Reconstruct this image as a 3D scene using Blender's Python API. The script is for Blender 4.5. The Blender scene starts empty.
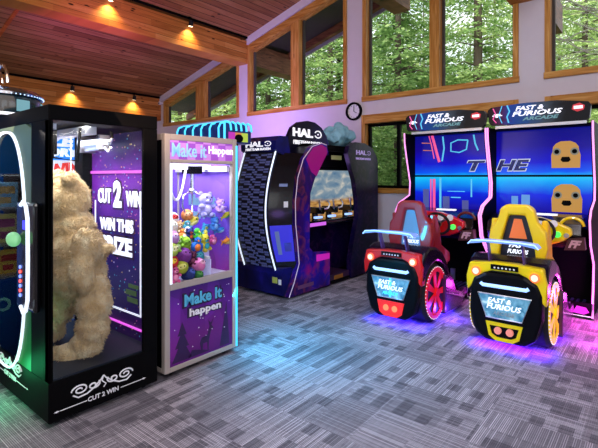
import bpy, bmesh, math, random
from mathutils import Vector, Matrix, noise
random.seed(7)
S = bpy.context.scene
C = S.collection
PI = math.pi
# ------------------------------------------------------------------ camera
cam_d = bpy.data.cameras.new('camera'); cam = bpy.data.objects.new('camera', cam_d); C.objects.link(cam)
cam.location = (0, 0, 1.63); cam.rotation_euler = (PI/2, 0, math.radians(39.4))
cam_d.sensor_width = 36; cam_d.lens = 440/598*36; cam_d.shift_y = -47/598; cam_d.clip_start = .05; cam_d.clip_end = 300
S.camera = cam
# ------------------------------------------------------------------ view, world
S.view_settings.view_transform = 'Standard'; S.view_settings.look = 'None'
S.view_settings.exposure = 0.0; S.view_settings.gamma = 1; S.view_settings.use_curve_mapping = False
W = bpy.data.worlds.new('sky'); S.world = W; W.use_nodes = True
wn = W.node_tree.nodes; wl = W.node_tree.links; wn.clear()
wo = wn.new('ShaderNodeOutputWorld'); wb = wn.new('ShaderNodeBackground')
wt = wn.new('ShaderNodeTexCoord'); wm = wn.new('ShaderNodeMapping'); wm.inputs['Scale'].default_value = (2, 2, 5)
wz = wn.new('ShaderNodeTexNoise'); wz.inputs['Scale'].default_value = 1.6; wz.inputs['Detail'].default_value = 5
wr = wn.new('ShaderNodeValToRGB')
wr.color_ramp.elements[0].position = .35; wr.color_ramp.elements[0].color = (.74, .86, 1, 1)
wr.color_ramp.elements[1].position = .62; wr.color_ramp.elements[1].color = (1, 1, 1, 1)
wl.new(wt.outputs['Generated'], wm.inputs['Vector']); wl.new(wm.outputs[0], wz.inputs['Vector'])
wl.new(wz.outputs['Fac'], wr.inputs['Fac']); wl.new(wr.outputs['Color'], wb.inputs['Color'])
wb.inputs['Strength'].default_value = 1.9
wl.new(wb.outputs[0], wo.inputs[0])

def light(name, kind, loc, energy, color, size=.1, aim=None, spot=60, sy=None, blend=.6):
    d = bpy.data.lights.new(name, kind); d.energy = energy; d.color = color
    if kind == 'AREA':
        d.size = size
        if sy: d.shape = 'RECTANGLE'; d.size_y = sy
    elif kind == 'SUN': d.angle = size
    else: d.shadow_soft_size = size
    if kind == 'SPOT': d.spot_size = math.radians(spot); d.spot_blend = blend
    o = bpy.data.objects.new(name, d); C.objects.link(o); o.location = loc
    if aim is not None:
        o.rotation_euler = (Vector(aim)-Vector(loc)).to_track_quat('-Z', 'Y').to_euler()
    return o
light('sun', 'SUN', (0, -20, 30), 5.2, (1, .95, .85), .35, (-6, 10, 0))
# unseen fill lamps, added below the ceiling to brighten the room
light('ceiling_fill_front', 'AREA', (-1.2, 2.9, 4.9), 100, (.88, .84, 1), 3, (-1.6, 3.6, 0))
light('ceiling_fill_back', 'AREA', (1.0, -.6, 4.3), 120, (1, .95, .95), 2.5, (-3.0, 2.8, .8))
light('ceiling_fill_left', 'AREA', (-5.6, .2, 4.2), 25, (1, .9, .85), 1.2, (-5.0, 2.0, 0))
light('car_fill_spot', 'SPOT', (-1.2, 1.6, 4.6), 330, (1, .96, .92), .25, (-1.75, 4.9, .7), 42, blend=.9)  # fill spot added to brighten the two racing cars
light('violet_wash', 'AREA', (-6.4, 5.6, 2.6), 45, (.50, .28, 1), 1.2, (-6.6, 7.0, 3.2))
light('violet_uplight', 'SPOT', (-6.2, 2.9, 2.3), 330, (.72, .16, 1), .15, (-8.3, 4.0, 4.6), 62, blend=1)
light('warm_uplight', 'AREA', (-3.0, 1.0, 2.9), 45, (1, .62, .42), 2.5, (-5.5, 4.0, 5.2))

# ------------------------------------------------------------------ node materials
def srgb(r, g, b):
    f = lambda c: (c/255/12.92) if c/255 <= .04045 else ((c/255+.055)/1.055)**2.4
    return (f(r), f(g), f(b))
MATS = {}
def mat(name, col=(.5, .5, .5), rough=.5, metal=0, emit=None, es=0, coat=0, bump=0, bscale=40, var=0, vscale=8):
    if name in MATS: return MATS[name]
    m = bpy.data.materials.new(name); m.use_nodes = True; MATS[name] = m
    n = m.node_tree.nodes; l = m.node_tree.links; p = n['Principled BSDF']
    p.inputs['Base Color'].default_value = (*col, 1); p.inputs['Roughness'].default_value = rough
    p.inputs['Metallic'].default_value = metal; p.inputs['Coat Weight'].default_value = coat
    if emit: p.inputs['Emission Color'].default_value = (*emit, 1); p.inputs['Emission Strength'].default_value = es
    if var or bump:
        tc = n.new('ShaderNodeTexCoord'); nz = n.new('ShaderNodeTexNoise'); nz.inputs['Scale'].default_value = vscale
        nz.inputs['Detail'].default_value = 6; l.new(tc.outputs['Object'], nz.inputs['Vector'])
        if var:
            mx = n.new('ShaderNodeMix'); mx.data_type = 'RGBA'
            mx.inputs['A'].default_value = (*[c*(1-var) for c in col], 1); mx.inputs['B'].default_value = (*[min(1, c*(1+var)) for c in col], 1)
            l.new(nz.outputs['Fac'], mx.inputs['Factor']); l.new(mx.outputs['Result'], p.inputs['Base Color'])
        if bump:
            n2 = n.new('ShaderNodeTexNoise'); n2.inputs['Scale'].default_value = bscale; n2.inputs['Detail'].default_value = 4
            l.new(tc.outputs['Object'], n2.inputs['Vector'])
            b = n.new('ShaderNodeBump'); b.inputs['Strength'].default_value = bump; b.inputs['Distance'].default_value = .01
            l.new(n2.outputs['Fac'], b.inputs['Height']); l.new(b.outputs[0], p.inputs['Normal'])
    return m
class NB:
    """small helper to write node graphs"""
    def __init__(s, name):
        s.m = bpy.data.materials.new(name); s.m.use_nodes = True; s.n = s.m.node_tree.nodes; s.l = s.m.node_tree.links
        s.p = s.n['Principled BSDF']; MATS[name] = s.m
        s.tc = s.n.new('ShaderNodeTexCoord'); s.co = s.tc.outputs['Object']
    def set(s, sock, v):
        if hasattr(v, 'is_output'): s.l.new(v, sock)
        elif isinstance(v, (tuple, list)) and len(v) == 3 and sock.type == 'RGBA': sock.default_value = (*v, 1)
        else: sock.default_value = v
    def math(s, op, a, b=0, c=0, clamp=False):
        x = s.n.new('ShaderNodeMath'); x.operation = op; x.use_clamp = clamp
        s.set(x.inputs[0], a); s.set(x.inputs[1], b); s.set(x.inputs[2], c); return x.outputs[0]
    def sep(s, v=None):
        x = s.n.new('ShaderNodeSeparateXYZ'); s.l.new(v or s.co, x.inputs[0]); return x.outputs
    def comb(s, x=0, y=0, z=0):
        c = s.n.new('ShaderNodeCombineXYZ'); s.set(c.inputs[0], x); s.set(c.inputs[1], y); s.set(c.inputs[2], z); return c.outputs[0]
    def scale(s, sc, loc=(0, 0, 0), v=None):
        x = s.n.new('ShaderNodeMapping'); x.inputs['Scale'].default_value = sc; x.inputs['Location'].default_value = loc
        s.l.new(v or s.co, x.inputs[0]); return x.outputs[0]
    def noise(s, v, sc=5, det=4, dist=0):
        x = s.n.new('ShaderNodeTexNoise'); s.l.new(v, x.inputs['Vector']); x.inputs['Scale'].default_value = sc
        x.inputs['Detail'].default_value = det; x.inputs['Distortion'].default_value = dist; return x.outputs['Fac']
    def white(s, v):
        x = s.n.new('ShaderNodeTexWhiteNoise'); s.l.new(v, x.inputs['Vector']); return x.outputs
    def voro(s, v, sc=5, rnd=1):
        x = s.n.new('ShaderNodeTexVoronoi'); s.l.new(v, x.inputs['Vector']); x.inputs['Scale'].default_value = sc
        x.inputs['Randomness'].default_value = rnd; return x.outputs
    def mix(s, f, a, b, mode='MIX'):
        x = s.n.new('ShaderNodeMix'); x.data_type = 'RGBA'; x.blend_type = mode
        s.set(x.inputs['Factor'], f); s.set(x.inputs['A'], a); s.set(x.inputs['B'], b); return x.outputs['Result']
    def ramp(s, f, stops, interp='LINEAR'):
        x = s.n.new('ShaderNodeValToRGB'); r = x.color_ramp; r.interpolation = interp
        while len(r.elements) < len(stops): r.elements.new(.5)
        for e, (p, c) in zip(r.elements, stops):
            e.position = p; e.color = (*c, 1) if len(c) == 3 else c
        s.set(x.inputs[0], f); return x.outputs[0]
    def bump(s, h, st=.5, d=.01):
        b = s.n.new('ShaderNodeBump'); b.inputs['Strength'].default_value = st; b.inputs['Distance'].default_value = d
        s.l.new(h, b.inputs['Height']); s.l.new(b.outputs[0], s.p.inputs['Normal'])
    def done(s, col=None, rough=.5, emit=None, es=0, metal=0, coat=0):
        if col is not None: s.set(s.p.inputs['Base Color'], col)
        s.set(s.p.inputs['Roughness'], rough); s.p.inputs['Metallic'].default_value = metal; s.p.inputs['Coat Weight'].default_value = coat; s.p.inputs['Specular IOR Level'].default_value = .2
        if emit is not None: s.set(s.p.inputs['Emission Color'], emit); s.set(s.p.inputs['Emission Strength'], es)
        return s.m

def planks(name, across, along, width, cols, knots=True, groove=.06, blocks=0, rough=.55):
    b = NB(name); o = b.sep(); A = o[across]; L = o[along]
    u = b.math('DIVIDE', A, width); i = b.math('FLOOR', u); fr = b.math('FRACT', u)
    off = b.math('MULTIPLY', b.white(b.comb(i, 3.3, 0))[0], 7)
    j = b.math('FLOOR', b.math('ADD', b.math('DIVIDE', L, blocks or 3.1), off))
    tone = b.white(b.comb(i, j, 1))[0]
    gv = b.comb(b.math('MULTIPLY', A, 26), b.math('ADD', b.math('MULTIPLY', L, 1.6), off), i)
    g = b.noise(gv, 1, 5, .6)
    col = b.ramp(b.math('ADD', b.math('MULTIPLY', g, .75), b.math('MULTIPLY', tone, .35)), [(.25, cols[0]), (.55, cols[1]), (.85, cols[2])])
    if knots:
        kv = b.comb(b.math('MULTIPLY', A, 6.5), b.math('MULTIPLY', L, 2.3), b.math('MULTIPLY', i, 1.7))
        d = b.voro(kv, 1)[0]
        kn = b.ramp(d, [(.07, (1, 1, 1)), (.13, (0, 0, 0))])
        col = b.mix(kn, col, tuple(c*.12 for c in cols[0]))
    gr = b.math('LESS_THAN', fr, groove)
    ca = b.mix(gr, col, tuple(c*.25 for c in cols[0]))
    b.bump(b.math('SUBTRACT', 1, gr), .4, .01)
    return b.done(ca, rough)
M = {}
M['ceiling'] = planks('ceiling_planks', 0, 1, .15, (srgb(116, 74, 46), srgb(152, 104, 66), srgb(186, 138, 94)), groove=.09)
M['beam'] = planks('beam_glulam', 2, 1, .12, (srgb(156, 92, 38), srgb(194, 122, 56), srgb(220, 156, 88)), groove=.05, blocks=.9)
M['under'] = planks('beam_underside', 0, 1, .12, (srgb(150, 74, 26), srgb(190, 104, 44), srgb(214, 136, 70)), groove=.03)
def grain(name, cols, sc):
    b = NB(name); g = b.noise(b.scale(sc), 1, 5, .5)
    k = b.ramp(b.voro(b.scale(tuple(max(x*.35, 1.3) for x in sc)), 1)[0], [(.05, (1, 1, 1)), (.09, (0, 0, 0))])
    col = b.ramp(g, [(.3, cols[0]), (.5, cols[1]), (.7, cols[2])])
    return b.done(b.mix(k, col, tuple(c*.2 for c in cols[0])), .45)
FR = (srgb(160, 104, 40), srgb(194, 136, 62), srgb(218, 170, 96))
M['frame_v'] = grain('frame_wood_upright', FR, (30, 30, 2)); M['frame_h'] = grain('frame_wood_level', FR, (2, 30, 30))
M['ext'] = grain('exterior_brown_wood', (srgb(84, 50, 34), srgb(116, 72, 50), srgb(140, 92, 66)), (3, 3, 20))
M['soffit'] = mat('dark_soffit', srgb(74, 68, 64), .8, var=.3, vscale=3)
M['wall'] = mat('white_plaster_wall', srgb(214, 206, 214), .85, bump=.15, bscale=60, var=.04)
M['trimw'] = mat('white_trim', srgb(220, 214, 224), .6, var=.03)
M['black'] = mat('black_plastic', (.003, .003, .0035), .5)
M['black'].node_tree.nodes['Principled BSDF'].inputs['Specular IOR Level'].default_value = .04
M['blackgloss'] = mat('gloss_black', (.004, .004, .006), .15, coat=.2)
M['rubber'] = mat('black_rubber', (.012, .012, .013), .6, bump=.2, bscale=80)
M['chrome'] = mat('chrome', (.75, .77, .8), .15, 1)
M['steel'] = mat('brushed_steel', (.6, .62, .68), .35, 1, bump=.1, bscale=120)
M['white'] = mat('white_enamel', srgb(232, 232, 236), .35)
M['greyframe'] = mat('warm_grey_frame', srgb(178, 168, 160), .4, var=.05)
def glass(name, tint=(.95, .97, 1), gl=.6):
    m = bpy.data.materials.new(name); m.use_nodes = True; n = m.node_tree.nodes; l = m.node_tree.links; n.clear()
    o = n.new('ShaderNodeOutputMaterial'); mx = n.new('ShaderNodeMixShader'); t = n.new('ShaderNodeBsdfTransparent')
    g = n.new('ShaderNodeBsdfGlossy'); f = n.new('ShaderNodeFresnel'); f.inputs[0].default_value = 1.14
    t.inputs[0].default_value = (*tint, 1); g.inputs['Color'].default_value = (gl, gl, gl, 1); g.inputs['Roughness'].default_value = .02
    l.new(f.outputs[0], mx.inputs[0]); l.new(t.outputs[0], mx.inputs[1]); l.new(g.outputs[0], mx.inputs[2]); l.new(mx.outputs[0], o.inputs[0])
    MATS[name] = m; return m
M['glass'] = glass('clear_glass')
M['wglass'] = glass('window_glass', (.97, .98, .98), .5)
def glow(name, c, s, base=(.03, .03, .03)): return mat(name, base, .4, emit=c, es=s)
M['cyan'] = glow('cyan_neon', (.04, .55, .9), 1.1, (.1, .6, .8))
M['whiteneon'] = glow('white_neon', (.75, .85, 1), 1.05, (.7, .8, .9))
M['blueneon'] = glow('blue_white_neon', (.30, .50, 1), 1.3, (.4, .6, .9))
M['pinkneon'] = glow('pink_neon', (1, .32, .80), 1.25, (.8, .3, .7))
M['letter_white'] = glow('backlit_white_letters', (.9, .92, 1), .75, (.8, .8, .85))
M['print_white'] = mat('white_print', srgb(225, 225, 230), .5, emit=(.9, .9, 1), es=.12)

# carpet: woven stripes with rows of dark blocks
def carpet():
    b = NB('woven_carpet'); o = b.sep(); x, y = o[0], o[1]
    # rows run along X; each row of blocks has its own width and offset
    row = b.math('FLOOR', b.math('DIVIDE', y, .115)); rw = b.white(b.comb(row, 9, 2))
    big = b.math('FLOOR', b.math('DIVIDE', y, .46)); bcol = b.math('FLOOR', b.math('DIVIDE', x, .92))
    band = b.white(b.comb(big, bcol, 5))[0]
    cx = b.math('FLOOR', b.math('ADD', b.math('DIVIDE', x, .085), b.math('MULTIPLY', b.math('FLOOR', b.math('MULTIPLY', band, 3)), .5)))
    par = b.math('MODULO', b.math('ABSOLUTE', cx), 2)
    cell = b.white(b.comb(cx, row, 7))[0]
    strong = b.math('GREATER_THAN', b.white(b.comb(row, bcol, 4))[0], .52)
    dark = b.math('MULTIPLY', b.math('MULTIPLY', par, strong), b.math('GREATER_THAN', cell, .22))
    rnd = b.math('MULTIPLY', b.math('GREATER_THAN', cell, .84), b.math('GREATER_THAN', band, .45))
    dark = b.math('MAXIMUM', dark, rnd)
    # fine threads both ways
    tx = b.math('FRACT', b.math('DIVIDE', x, .0115)); ty = b.math('FRACT', b.math('DIVIDE', y, .011))
    vx = b.math('LESS_THAN', tx, .45); vy = b.math('LESS_THAN', ty, .4)
    lane = b.white(b.comb(b.math('FLOOR', b.math('DIVIDE', x, .0115)), b.math('FLOOR', b.math('DIVIDE', y, .23)), 1))[0]
    lane2 = b.white(b.comb(b.math('FLOOR', b.math('DIVIDE', x, .3)), b.math('FLOOR', b.math('DIVIDE', y, .011)), 6))[0]
    sel = b.math('GREATER_THAN', b.white(b.comb(bcol, big, 11))[0], .42)
    thr = b.math('MAXIMUM', b.math('MULTIPLY', b.math('MULTIPLY', vx, lane), b.math('ADD', b.math('MULTIPLY', sel, .6), .4)), b.math('MULTIPLY', b.math('MULTIPLY', vy, lane2), b.math('SUBTRACT', 1, b.math('MULTIPLY', sel, .6))))
    light_ = b.mix(thr, srgb(122, 116, 124), srgb(222, 214, 222))
    dk = b.mix(b.math('MULTIPLY', thr, .7), srgb(90, 85, 94), srgb(188, 182, 190))
    big_n = b.noise(b.scale((1.1, 1.1, 1)), 1.2, 3)
    base = b.mix(dark, light_, dk)
    soft = b.mix(b.math('GREATER_THAN', b.white(b.comb(big, b.math('FLOOR', b.math('DIVIDE', x, .38)), 3))[0], .7), base, b.mix(.35, base, srgb(90, 86, 94)))
    nz = b.noise(b.scale((300, 300, 1)), 1, 2)
    col = b.mix(.35, soft, b.mix(nz, (.02, .02, .02), (.8, .8, .8)), 'OVERLAY')
    b.bump(thr, .25, .004)
    return b.done(col, .95)
M['carpet'] = carpet()

# ------------------------------------------------------------------ mesh helpers
ORG = {}
class MB:
    def __init__(s): s.v = []; s.f = []
    def add(s, vs, fs, m=None):
        k = len(s.v)
        for v in vs: s.v.append(tuple(m @ Vector(v)) if m is not None else tuple(v))
        for f in fs: s.f.append(tuple(i+k for i in f))
        return s
    def box(s, x0, x1, y0, y1, z0, z1, m=None):
        x0, x1 = sorted((x0, x1)); y0, y1 = sorted((y0, y1)); z0, z1 = sorted((z0, z1))
        return s.add([(x0,y0,z0),(x1,y0,z0),(x1,y1,z0),(x0,y1,z0),(x0,y0,z1),(x1,y0,z1),(x1,y1,z1),(x0,y1,z1)],
              [(3,2,1,0),(4,5,6,7),(0,1,5,4),(1,2,6,5),(2,3,7,6),(3,0,4,7)], m)
    def tube(s, path, r, n=8, closed=False, rr=None, m=None):
        P = [Vector(p) for p in path]; N = len(P); vs = []; up = Vector((0, 0, 1))
        for i, p in enumerate(P):
            a = P[i-1] if (i > 0 or closed) else p; c = P[(i+1) % N] if (i < N-1 or closed) else p
            t = (c-a).normalized()
            if i == 0:
                ref = up if abs(t.z) < .9 else Vector((1, 0, 0)); u = t.cross(ref).normalized()
            else: u = (u - t*u.dot(t)).normalized()
            w = t.cross(u); q = rr[i] if rr else r
            for k in range(n):
                an = 2*PI*k/n; vs.append(p+u*math.cos(an)*q+w*math.sin(an)*q)
        fs = []
        for i in range(N if closed else N-1):
            j = (i+1) % N
            for k in range(n): fs.append((i*n+k, i*n+(k+1) % n, j*n+(k+1) % n, j*n+k))
        if not closed: fs += [tuple(range(n))[::-1], tuple((N-1)*n+k for k in range(n))]
        return s.add(vs, fs, m)
    def cyl(s, p0, p1, r, n=20, r2=None, m=None): return s.tube([p0, p1], r, n, rr=[r, r if r2 is None else r2], m=m)
    def prism(s, poly, a, b, axis='x', m=None):
        """poly in the other two axes; extruded from a to b along axis"""
        def P(u, v, w):
            return (w, u, v) if axis == 'x' else ((u, w, v) if axis == 'y' else (u, v, w))
        n = len(poly)
        vs = [P(u, v, a) for u, v in poly]+[P(u, v, b) for u, v in poly]
        fs = [tuple(range(n))[::-1], tuple(range(n, 2*n))]+[(i, (i+1) % n, n+(i+1) % n, n+i) for i in range(n)]
        return s.add(vs, fs, m)
    def ring(s, outer, inner, a, b, axis='x'):
        def P(u, v, w):
            return (w, u, v) if axis == 'x' else ((u, w, v) if axis == 'y' else (u, v, w))
        n = len(outer)
        vs = [P(u, v, w) for w in (a, b) for u, v in outer]+[P(u, v, w) for w in (a, b) for u, v in inner]
        fs = []
        for i in range(n):
            j = (i+1) % n
            fs += [(i, j, 2*n+j, 2*n+i), (n+i, 3*n+i, 3*n+j, n+j), (i, n+i, n+j, j), (2*n+i, 2*n+j, 3*n+j, 3*n+i)]
        return s.add(vs, fs)
    def ball(s, c, r, seg=14, rings=9, m=None):
        if not hasattr(r, '__len__'): r = (r, r, r)
        vs = [(c[0], c[1], c[2]+r[2])]; fs = []
        for i in range(1, rings):
            t = PI*i/rings
            for k in range(seg):
                a = 2*PI*k/seg; vs.append((c[0]+r[0]*math.sin(t)*math.cos(a), c[1]+r[1]*math.sin(t)*math.sin(a), c[2]+r[2]*math.cos(t)))
        vs.append((c[0], c[1], c[2]-r[2])); L = len(vs)-1
        for k in range(seg):
            fs.append((0, 1+k, 1+(k+1) % seg)); fs.append((L, L-seg+(k+1) % seg, L-seg+k))
        for i in range(rings-2):
            for k in range(seg):
                a = 1+i*seg+k; b = 1+i*seg+(k+1) % seg; fs.append((a, a+seg, b+seg, b))
        return s.add(vs, fs, m)
    def lathe(s, prof, c, n=32):
        vs = [(c[0]+r*math.cos(2*PI*k/n), c[1]+r*math.sin(2*PI*k/n), c[2]+z) for r, z in prof for k in range(n)]
        fs = [(i*n+k, i*n+(k+1) % n, (i+1)*n+(k+1) % n, (i+1)*n+k) for i in range(len(prof)-1) for k in range(n)]
        fs += [tuple(range(n))[::-1], tuple((len(prof)-1)*n+k for k in range(n))]
        return s.add(vs, fs)
    def quad(s, *p): return s.add(p, [tuple(range(len(p)))])
    def build(s, name, m, parent=None, smooth=False, bevel=0, org=None):
        me = bpy.data.meshes.new(name)
        o = org if org is not None else (ORG.get(parent.name, (0, 0, 0)) if parent else (0, 0, 0))
        me.from_pydata([(v[0]-o[0], v[1]-o[1], v[2]-o[2]) for v in s.v], [], s.f); me.update()
        bm = bmesh.new(); bm.from_mesh(me); bmesh.ops.recalc_face_normals(bm, faces=bm.faces); bm.to_mesh(me); bm.free()
        me.materials.append(m)
        ob = bpy.data.objects.new(name, me); C.objects.link(ob)
        if parent: ob.parent = parent
        elif org is not None: ob.location = org
        ORG[ob.name] = o
        if smooth:
            for p in me.polygons: p.use_smooth = True
            me.set_sharp_from_angle(angle=math.radians(40))
        if bevel:
            bv = ob.modifiers.new('bevel', 'BEVEL'); bv.width = bevel; bv.segments = 2; bv.limit_method = 'ANGLE'
        return ob
def tag(o, label=None, cat=None, group=None, kind=None):
    for k, v in (('label', label), ('category', cat), ('group', group), ('kind', kind)):
        if v: o[k] = v
    return o
def thing(name, label, cat, loc=(0, 0, 0), group=None):
    o = bpy.data.objects.new(name, None); C.objects.link(o); o.location = loc; o.empty_display_size = .1
    ORG[o.name] = tuple(loc); return tag(o, label, cat, group)
def struct(name, mb, m, **k): return tag(mb.build(name, m, **k), kind='structure')
def frame(o, r, u):
    """matrix with columns right, up, normal"""
    r = Vector(r).normalized(); u = Vector(u).normalized(); n = r.cross(u)
    return Matrix(((r.x, u.x, n.x, o[0]), (r.y, u.y, n.y, o[1]), (r.z, u.z, n.z, o[2]), (0, 0, 0, 1)))
def text(mb, s, center, w, h, right, up, bold=.02, shear=0, depth=.004, m=None, sp=1.0):
    cu = bpy.data.curves.new('t', 'FONT'); cu.body = s; cu.offset = bold; cu.shear = shear; cu.extrude = .02; cu.resolution_u = 2; cu.space_character = sp
    ob = bpy.data.objects.new('t', cu); C.objects.link(ob)
    dg = bpy.context.evaluated_depsgraph_get(); dg.update()
    me = ob.evaluated_get(dg).to_mesh()
    vs = [tuple(v.co) for v in me.vertices]; fs = [tuple(p.vertices) for p in me.polygons]
    ob.evaluated_get(dg).to_mesh_clear(); bpy.data.objects.remove(ob); bpy.data.curves.remove(cu)
    xs = [v[0] for v in vs]; ys = [v[1] for v in vs]; x0, x1, y0, y1 = min(xs), max(xs), min(ys), max(ys)
    F = frame(center, right, up)
    if m is not None: F = m @ F
    mb.add([((v[0]-(x0+x1)/2)/(x1-x0)*w, (v[1]-(y0+y1)/2)/(y1-y0)*h, v[2]/.02*depth) for v in vs], fs, F)
    return mb
XP = ((0, 1, 0), (0, 0, 1))       # right, up of a face that looks to +X
YM = ((1, 0, 0), (0, 0, 1))       # a face that looks to -Y
def arc(cx, cy, rx, ry, a0, a1, n=16):
    return [(cx+rx*math.cos(math.radians(a0+(a1-a0)*i/n)), cy+ry*math.sin(math.radians(a0+(a1-a0)*i/n))) for i in range(n+1)]
# ================================================================== THE ROOM
WY = 7.05
def zc(x): return 3.89+.2755*(x+10.68) if x < 1.4 else 7.218-.2755*(x-1.4)
struct('floor', MB().box(-11, 6, -4, 7.25, -.15, 0), M['carpet'])
struct('ceiling', MB().prism([(-11.2, zc(-11.2)), (1.4, zc(1.4)), (6.2, zc(6.2)), (6.2, zc(6.2)+.2), (1.4, zc(1.4)+.2), (-11.2, zc(-11.2)+.2)], -4.2, 7.25, 'y'), M['ceiling'])
wb_ = MB()
y0, y1 = WY, WY+.2
wb_.box(-11.05, 6, y0, y1, 0, 1.36)
for a, b in ((-11.05, -4.28), (-1.61, -1.27), (1.4, 6)): wb_.box(a, b, y0, y1, 1.36, 2.77)
wb_.box(-11.05, 6, y0, y1, 2.77, 3.04)
for a, b in ((-11.05, -10.63), (-7.6, -7.3), (-4.61, -4.26), (-1.61, -1.27)):
    wb_.prism([(a, 3.04), (b, 3.04), (b, zc(b)+.05), (a, zc(a)+.05)], y0, y1, 'y')
wb_.prism([(1.4, 3.04), (6, 3.04), (6, zc(6)+.05), (1.4, zc(1.4)+.05)], y0, y1, 'y')
for a, b in ((-10.63, -7.6), (-7.3, -4.61), (-4.26, -1.61), (-1.27, 1.4)):
    wb_.prism([(a, zc(a)-.2), (b, zc(b)-.2), (b, zc(b)+.05), (a, zc(a)+.05)], y0, y1, 'y')
struct('wall_back', wb_, M['wall'])
struct('trim_1', MB().prism([(-10.78, zc(-10.78)-.17), (-7.68, zc(-7.68)-.17), (-7.68, zc(-7.68)-.003), (-10.78, zc(-10.78)-.003)], WY-.05, WY-.002, 'y'), M['trimw'])
struct('trim_2', MB().prism([(-7.3, zc(-7.3)-.17), (1.4, zc(1.4)-.17), (1.4, zc(1.4)-.003), (-7.3, zc(-7.3)-.003)], WY-.05, WY-.002, 'y'), M['trimw'])
struct('wall_left', MB().box(-11.25, -11.05, -4, 7.25, 0, 3.75), M['wall'])
wr_ = MB(); wr_.box(6, 6.2, -4.2, 7.25, 0, .7).box(6, 6.2, -4.2, 7.25, 2.6, zc(6)+.05)
for a, b in ((-4.2, -3), (-.6, .2), (2.6, 3.4), (6.4, 7.25)): wr_.box(6, 6.2, a, b, .7, 2.6)
struct('wall_right', wr_, M['wall'])
wq = MB(); wq.box(-11.25, 6, -4.2, -4, 0, .7)
wq.prism([(-11.25, 2.9), (6, 2.9), (6, zc(6)+.05), (1.4, zc(1.4)+.05), (-11.25, zc(-11.25)+.05)], -4.2, -4, 'y')
for a, b in ((-11.25, -9), (-6.5, -5.5), (-3, -2), (.5, 1.5), (4, 6)): wq.box(a, b, -4.2, -4, .7, 2.9)
struct('wall_rear', wq, M['wall'])
struct('baseboard_back', MB().box(-11.05, 6, WY-.02, WY, 0, .1), M['greyframe'])
struct('baseboard_left', MB().box(-11.05, -11.03, -4, WY-.02, 0, .1), M['greyframe'])
# beams of the roof
struct('trim_3', MB().box(-7.68, -7.3, -4, WY, 4.22, zc(-7.68)+.02), M['beam'])
struct('trim_4', MB().box(-11.05, -10.78, -4, WY, 3.2, zc(-11.05)+.02), M['beam'])
struct('trim_5', MB().box(-1.72, -1.3, -4, WY, 4.18, 4.75), M['beam'])
struct('trim_6', MB().prism([(-10.78, zc(-10.78)-.02), (-7.68, zc(-7.68)-.02), (-7.68, zc(-7.68)+.03), (-10.78, zc(-10.78)+.03)], 2.72, 2.78, 'y'), M['under'])
# windows: casing proud of the wall, deep wooden jambs, posts, panes
def window(i, xs, z0, top, posts, hard=False, bottom_open=False):
    """xs: left and right of the outer casing; top(x): height of the outer casing"""
    a, b = xs; c = .075
    fr = MB(); yf, yb = WY-.025, WY+.16
    fr.prism([(a, z0), (a+c, z0), (a+c, top(a+c)), (a, top(a))], yf, yb, 'y')
    fr.prism([(b-c, z0), (b, z0), (b, top(b)), (b-c, top(b-c))], yf, yb, 'y')
    root = struct(f'window_{i}', fr, M['frame_v'], bevel=.004)
    hz = MB(); hz.box(a-.01, b+.01, yf-.012, yb, z0-.02, z0+.07)
    hz.prism([(a+c, top(a+c)-.16), (b-c, top(b-c)-.16), (b-c, top(b-c)), (a+c, top(a+c))], yf-.006, yb, 'y')
    hz.build('window_rail', M['frame_h'], root, bevel=.004)
    for p, q in posts:
        MB().prism([(p, z0+.07), (q, z0+.07), (q, top(q)-.16), (p, top(p)-.16)], yf+.004, yb, 'y').build('window_post', M['frame_v'], root, bevel=.004)
    edges = [a+c]+[e for p in posts for e in p]+[b-c]
    for k in range(0, len(edges), 2):
        e, g = edges[k], edges[k+1]
        s = MB(); t = .035 if not hard else .05; yy = WY+.1
        zt = lambda x: top(x)-.16
        s.prism([(e, z0+.07), (e+t, z0+.07), (e+t, zt(e+t)), (e, zt(e))], yy, yy+.06, 'y')
        s.prism([(g-t, z0+.07), (g, z0+.07), (g, zt(g)), (g-t, zt(g-t))], yy, yy+.06, 'y')
        if hard:
            s.box(e, g, yy, yy+.06, z0+.07, z0+.12); s.box(e, g, yy, yy+.06, zt(e)-.05, zt(e)); mid = (e+g)/2; s.box(mid-.03, mid+.03, yy-.01, yy+.06, z0+.1, zt(e))
        s.build('window_sash', M['black'] if hard else M['soffit'], root)
        MB().prism([(e+t, z0+.07), (g-t, z0+.07), (g-t, zt(g-t)), (e+t, zt(e+t))], yy+.025, yy+.031, 'y').build('window_pane', M['wglass'], root)
tp = lambda x: zc(x)-.19
window(1, (-10.63, -7.6), 3.04, tp, [(-9.2, -8.85)])
window(2, (-7.3, -4.61), 3.04, tp, [(-6.0, -5.78)])
window(3, (-4.26, -1.61), 3.04, tp, [(-2.97, -2.8)])
window(4, (-1.27, 1.4), 3.04, tp, [(.1, .27)])
flat = lambda x: 2.77
window(5, (-4.28, -1.61), 1.36, flat, [(-2.97, -2.8)], True)
window(6, (-1.27, 1.4), 1.36, flat, [(.1, .27)], True)
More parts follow.
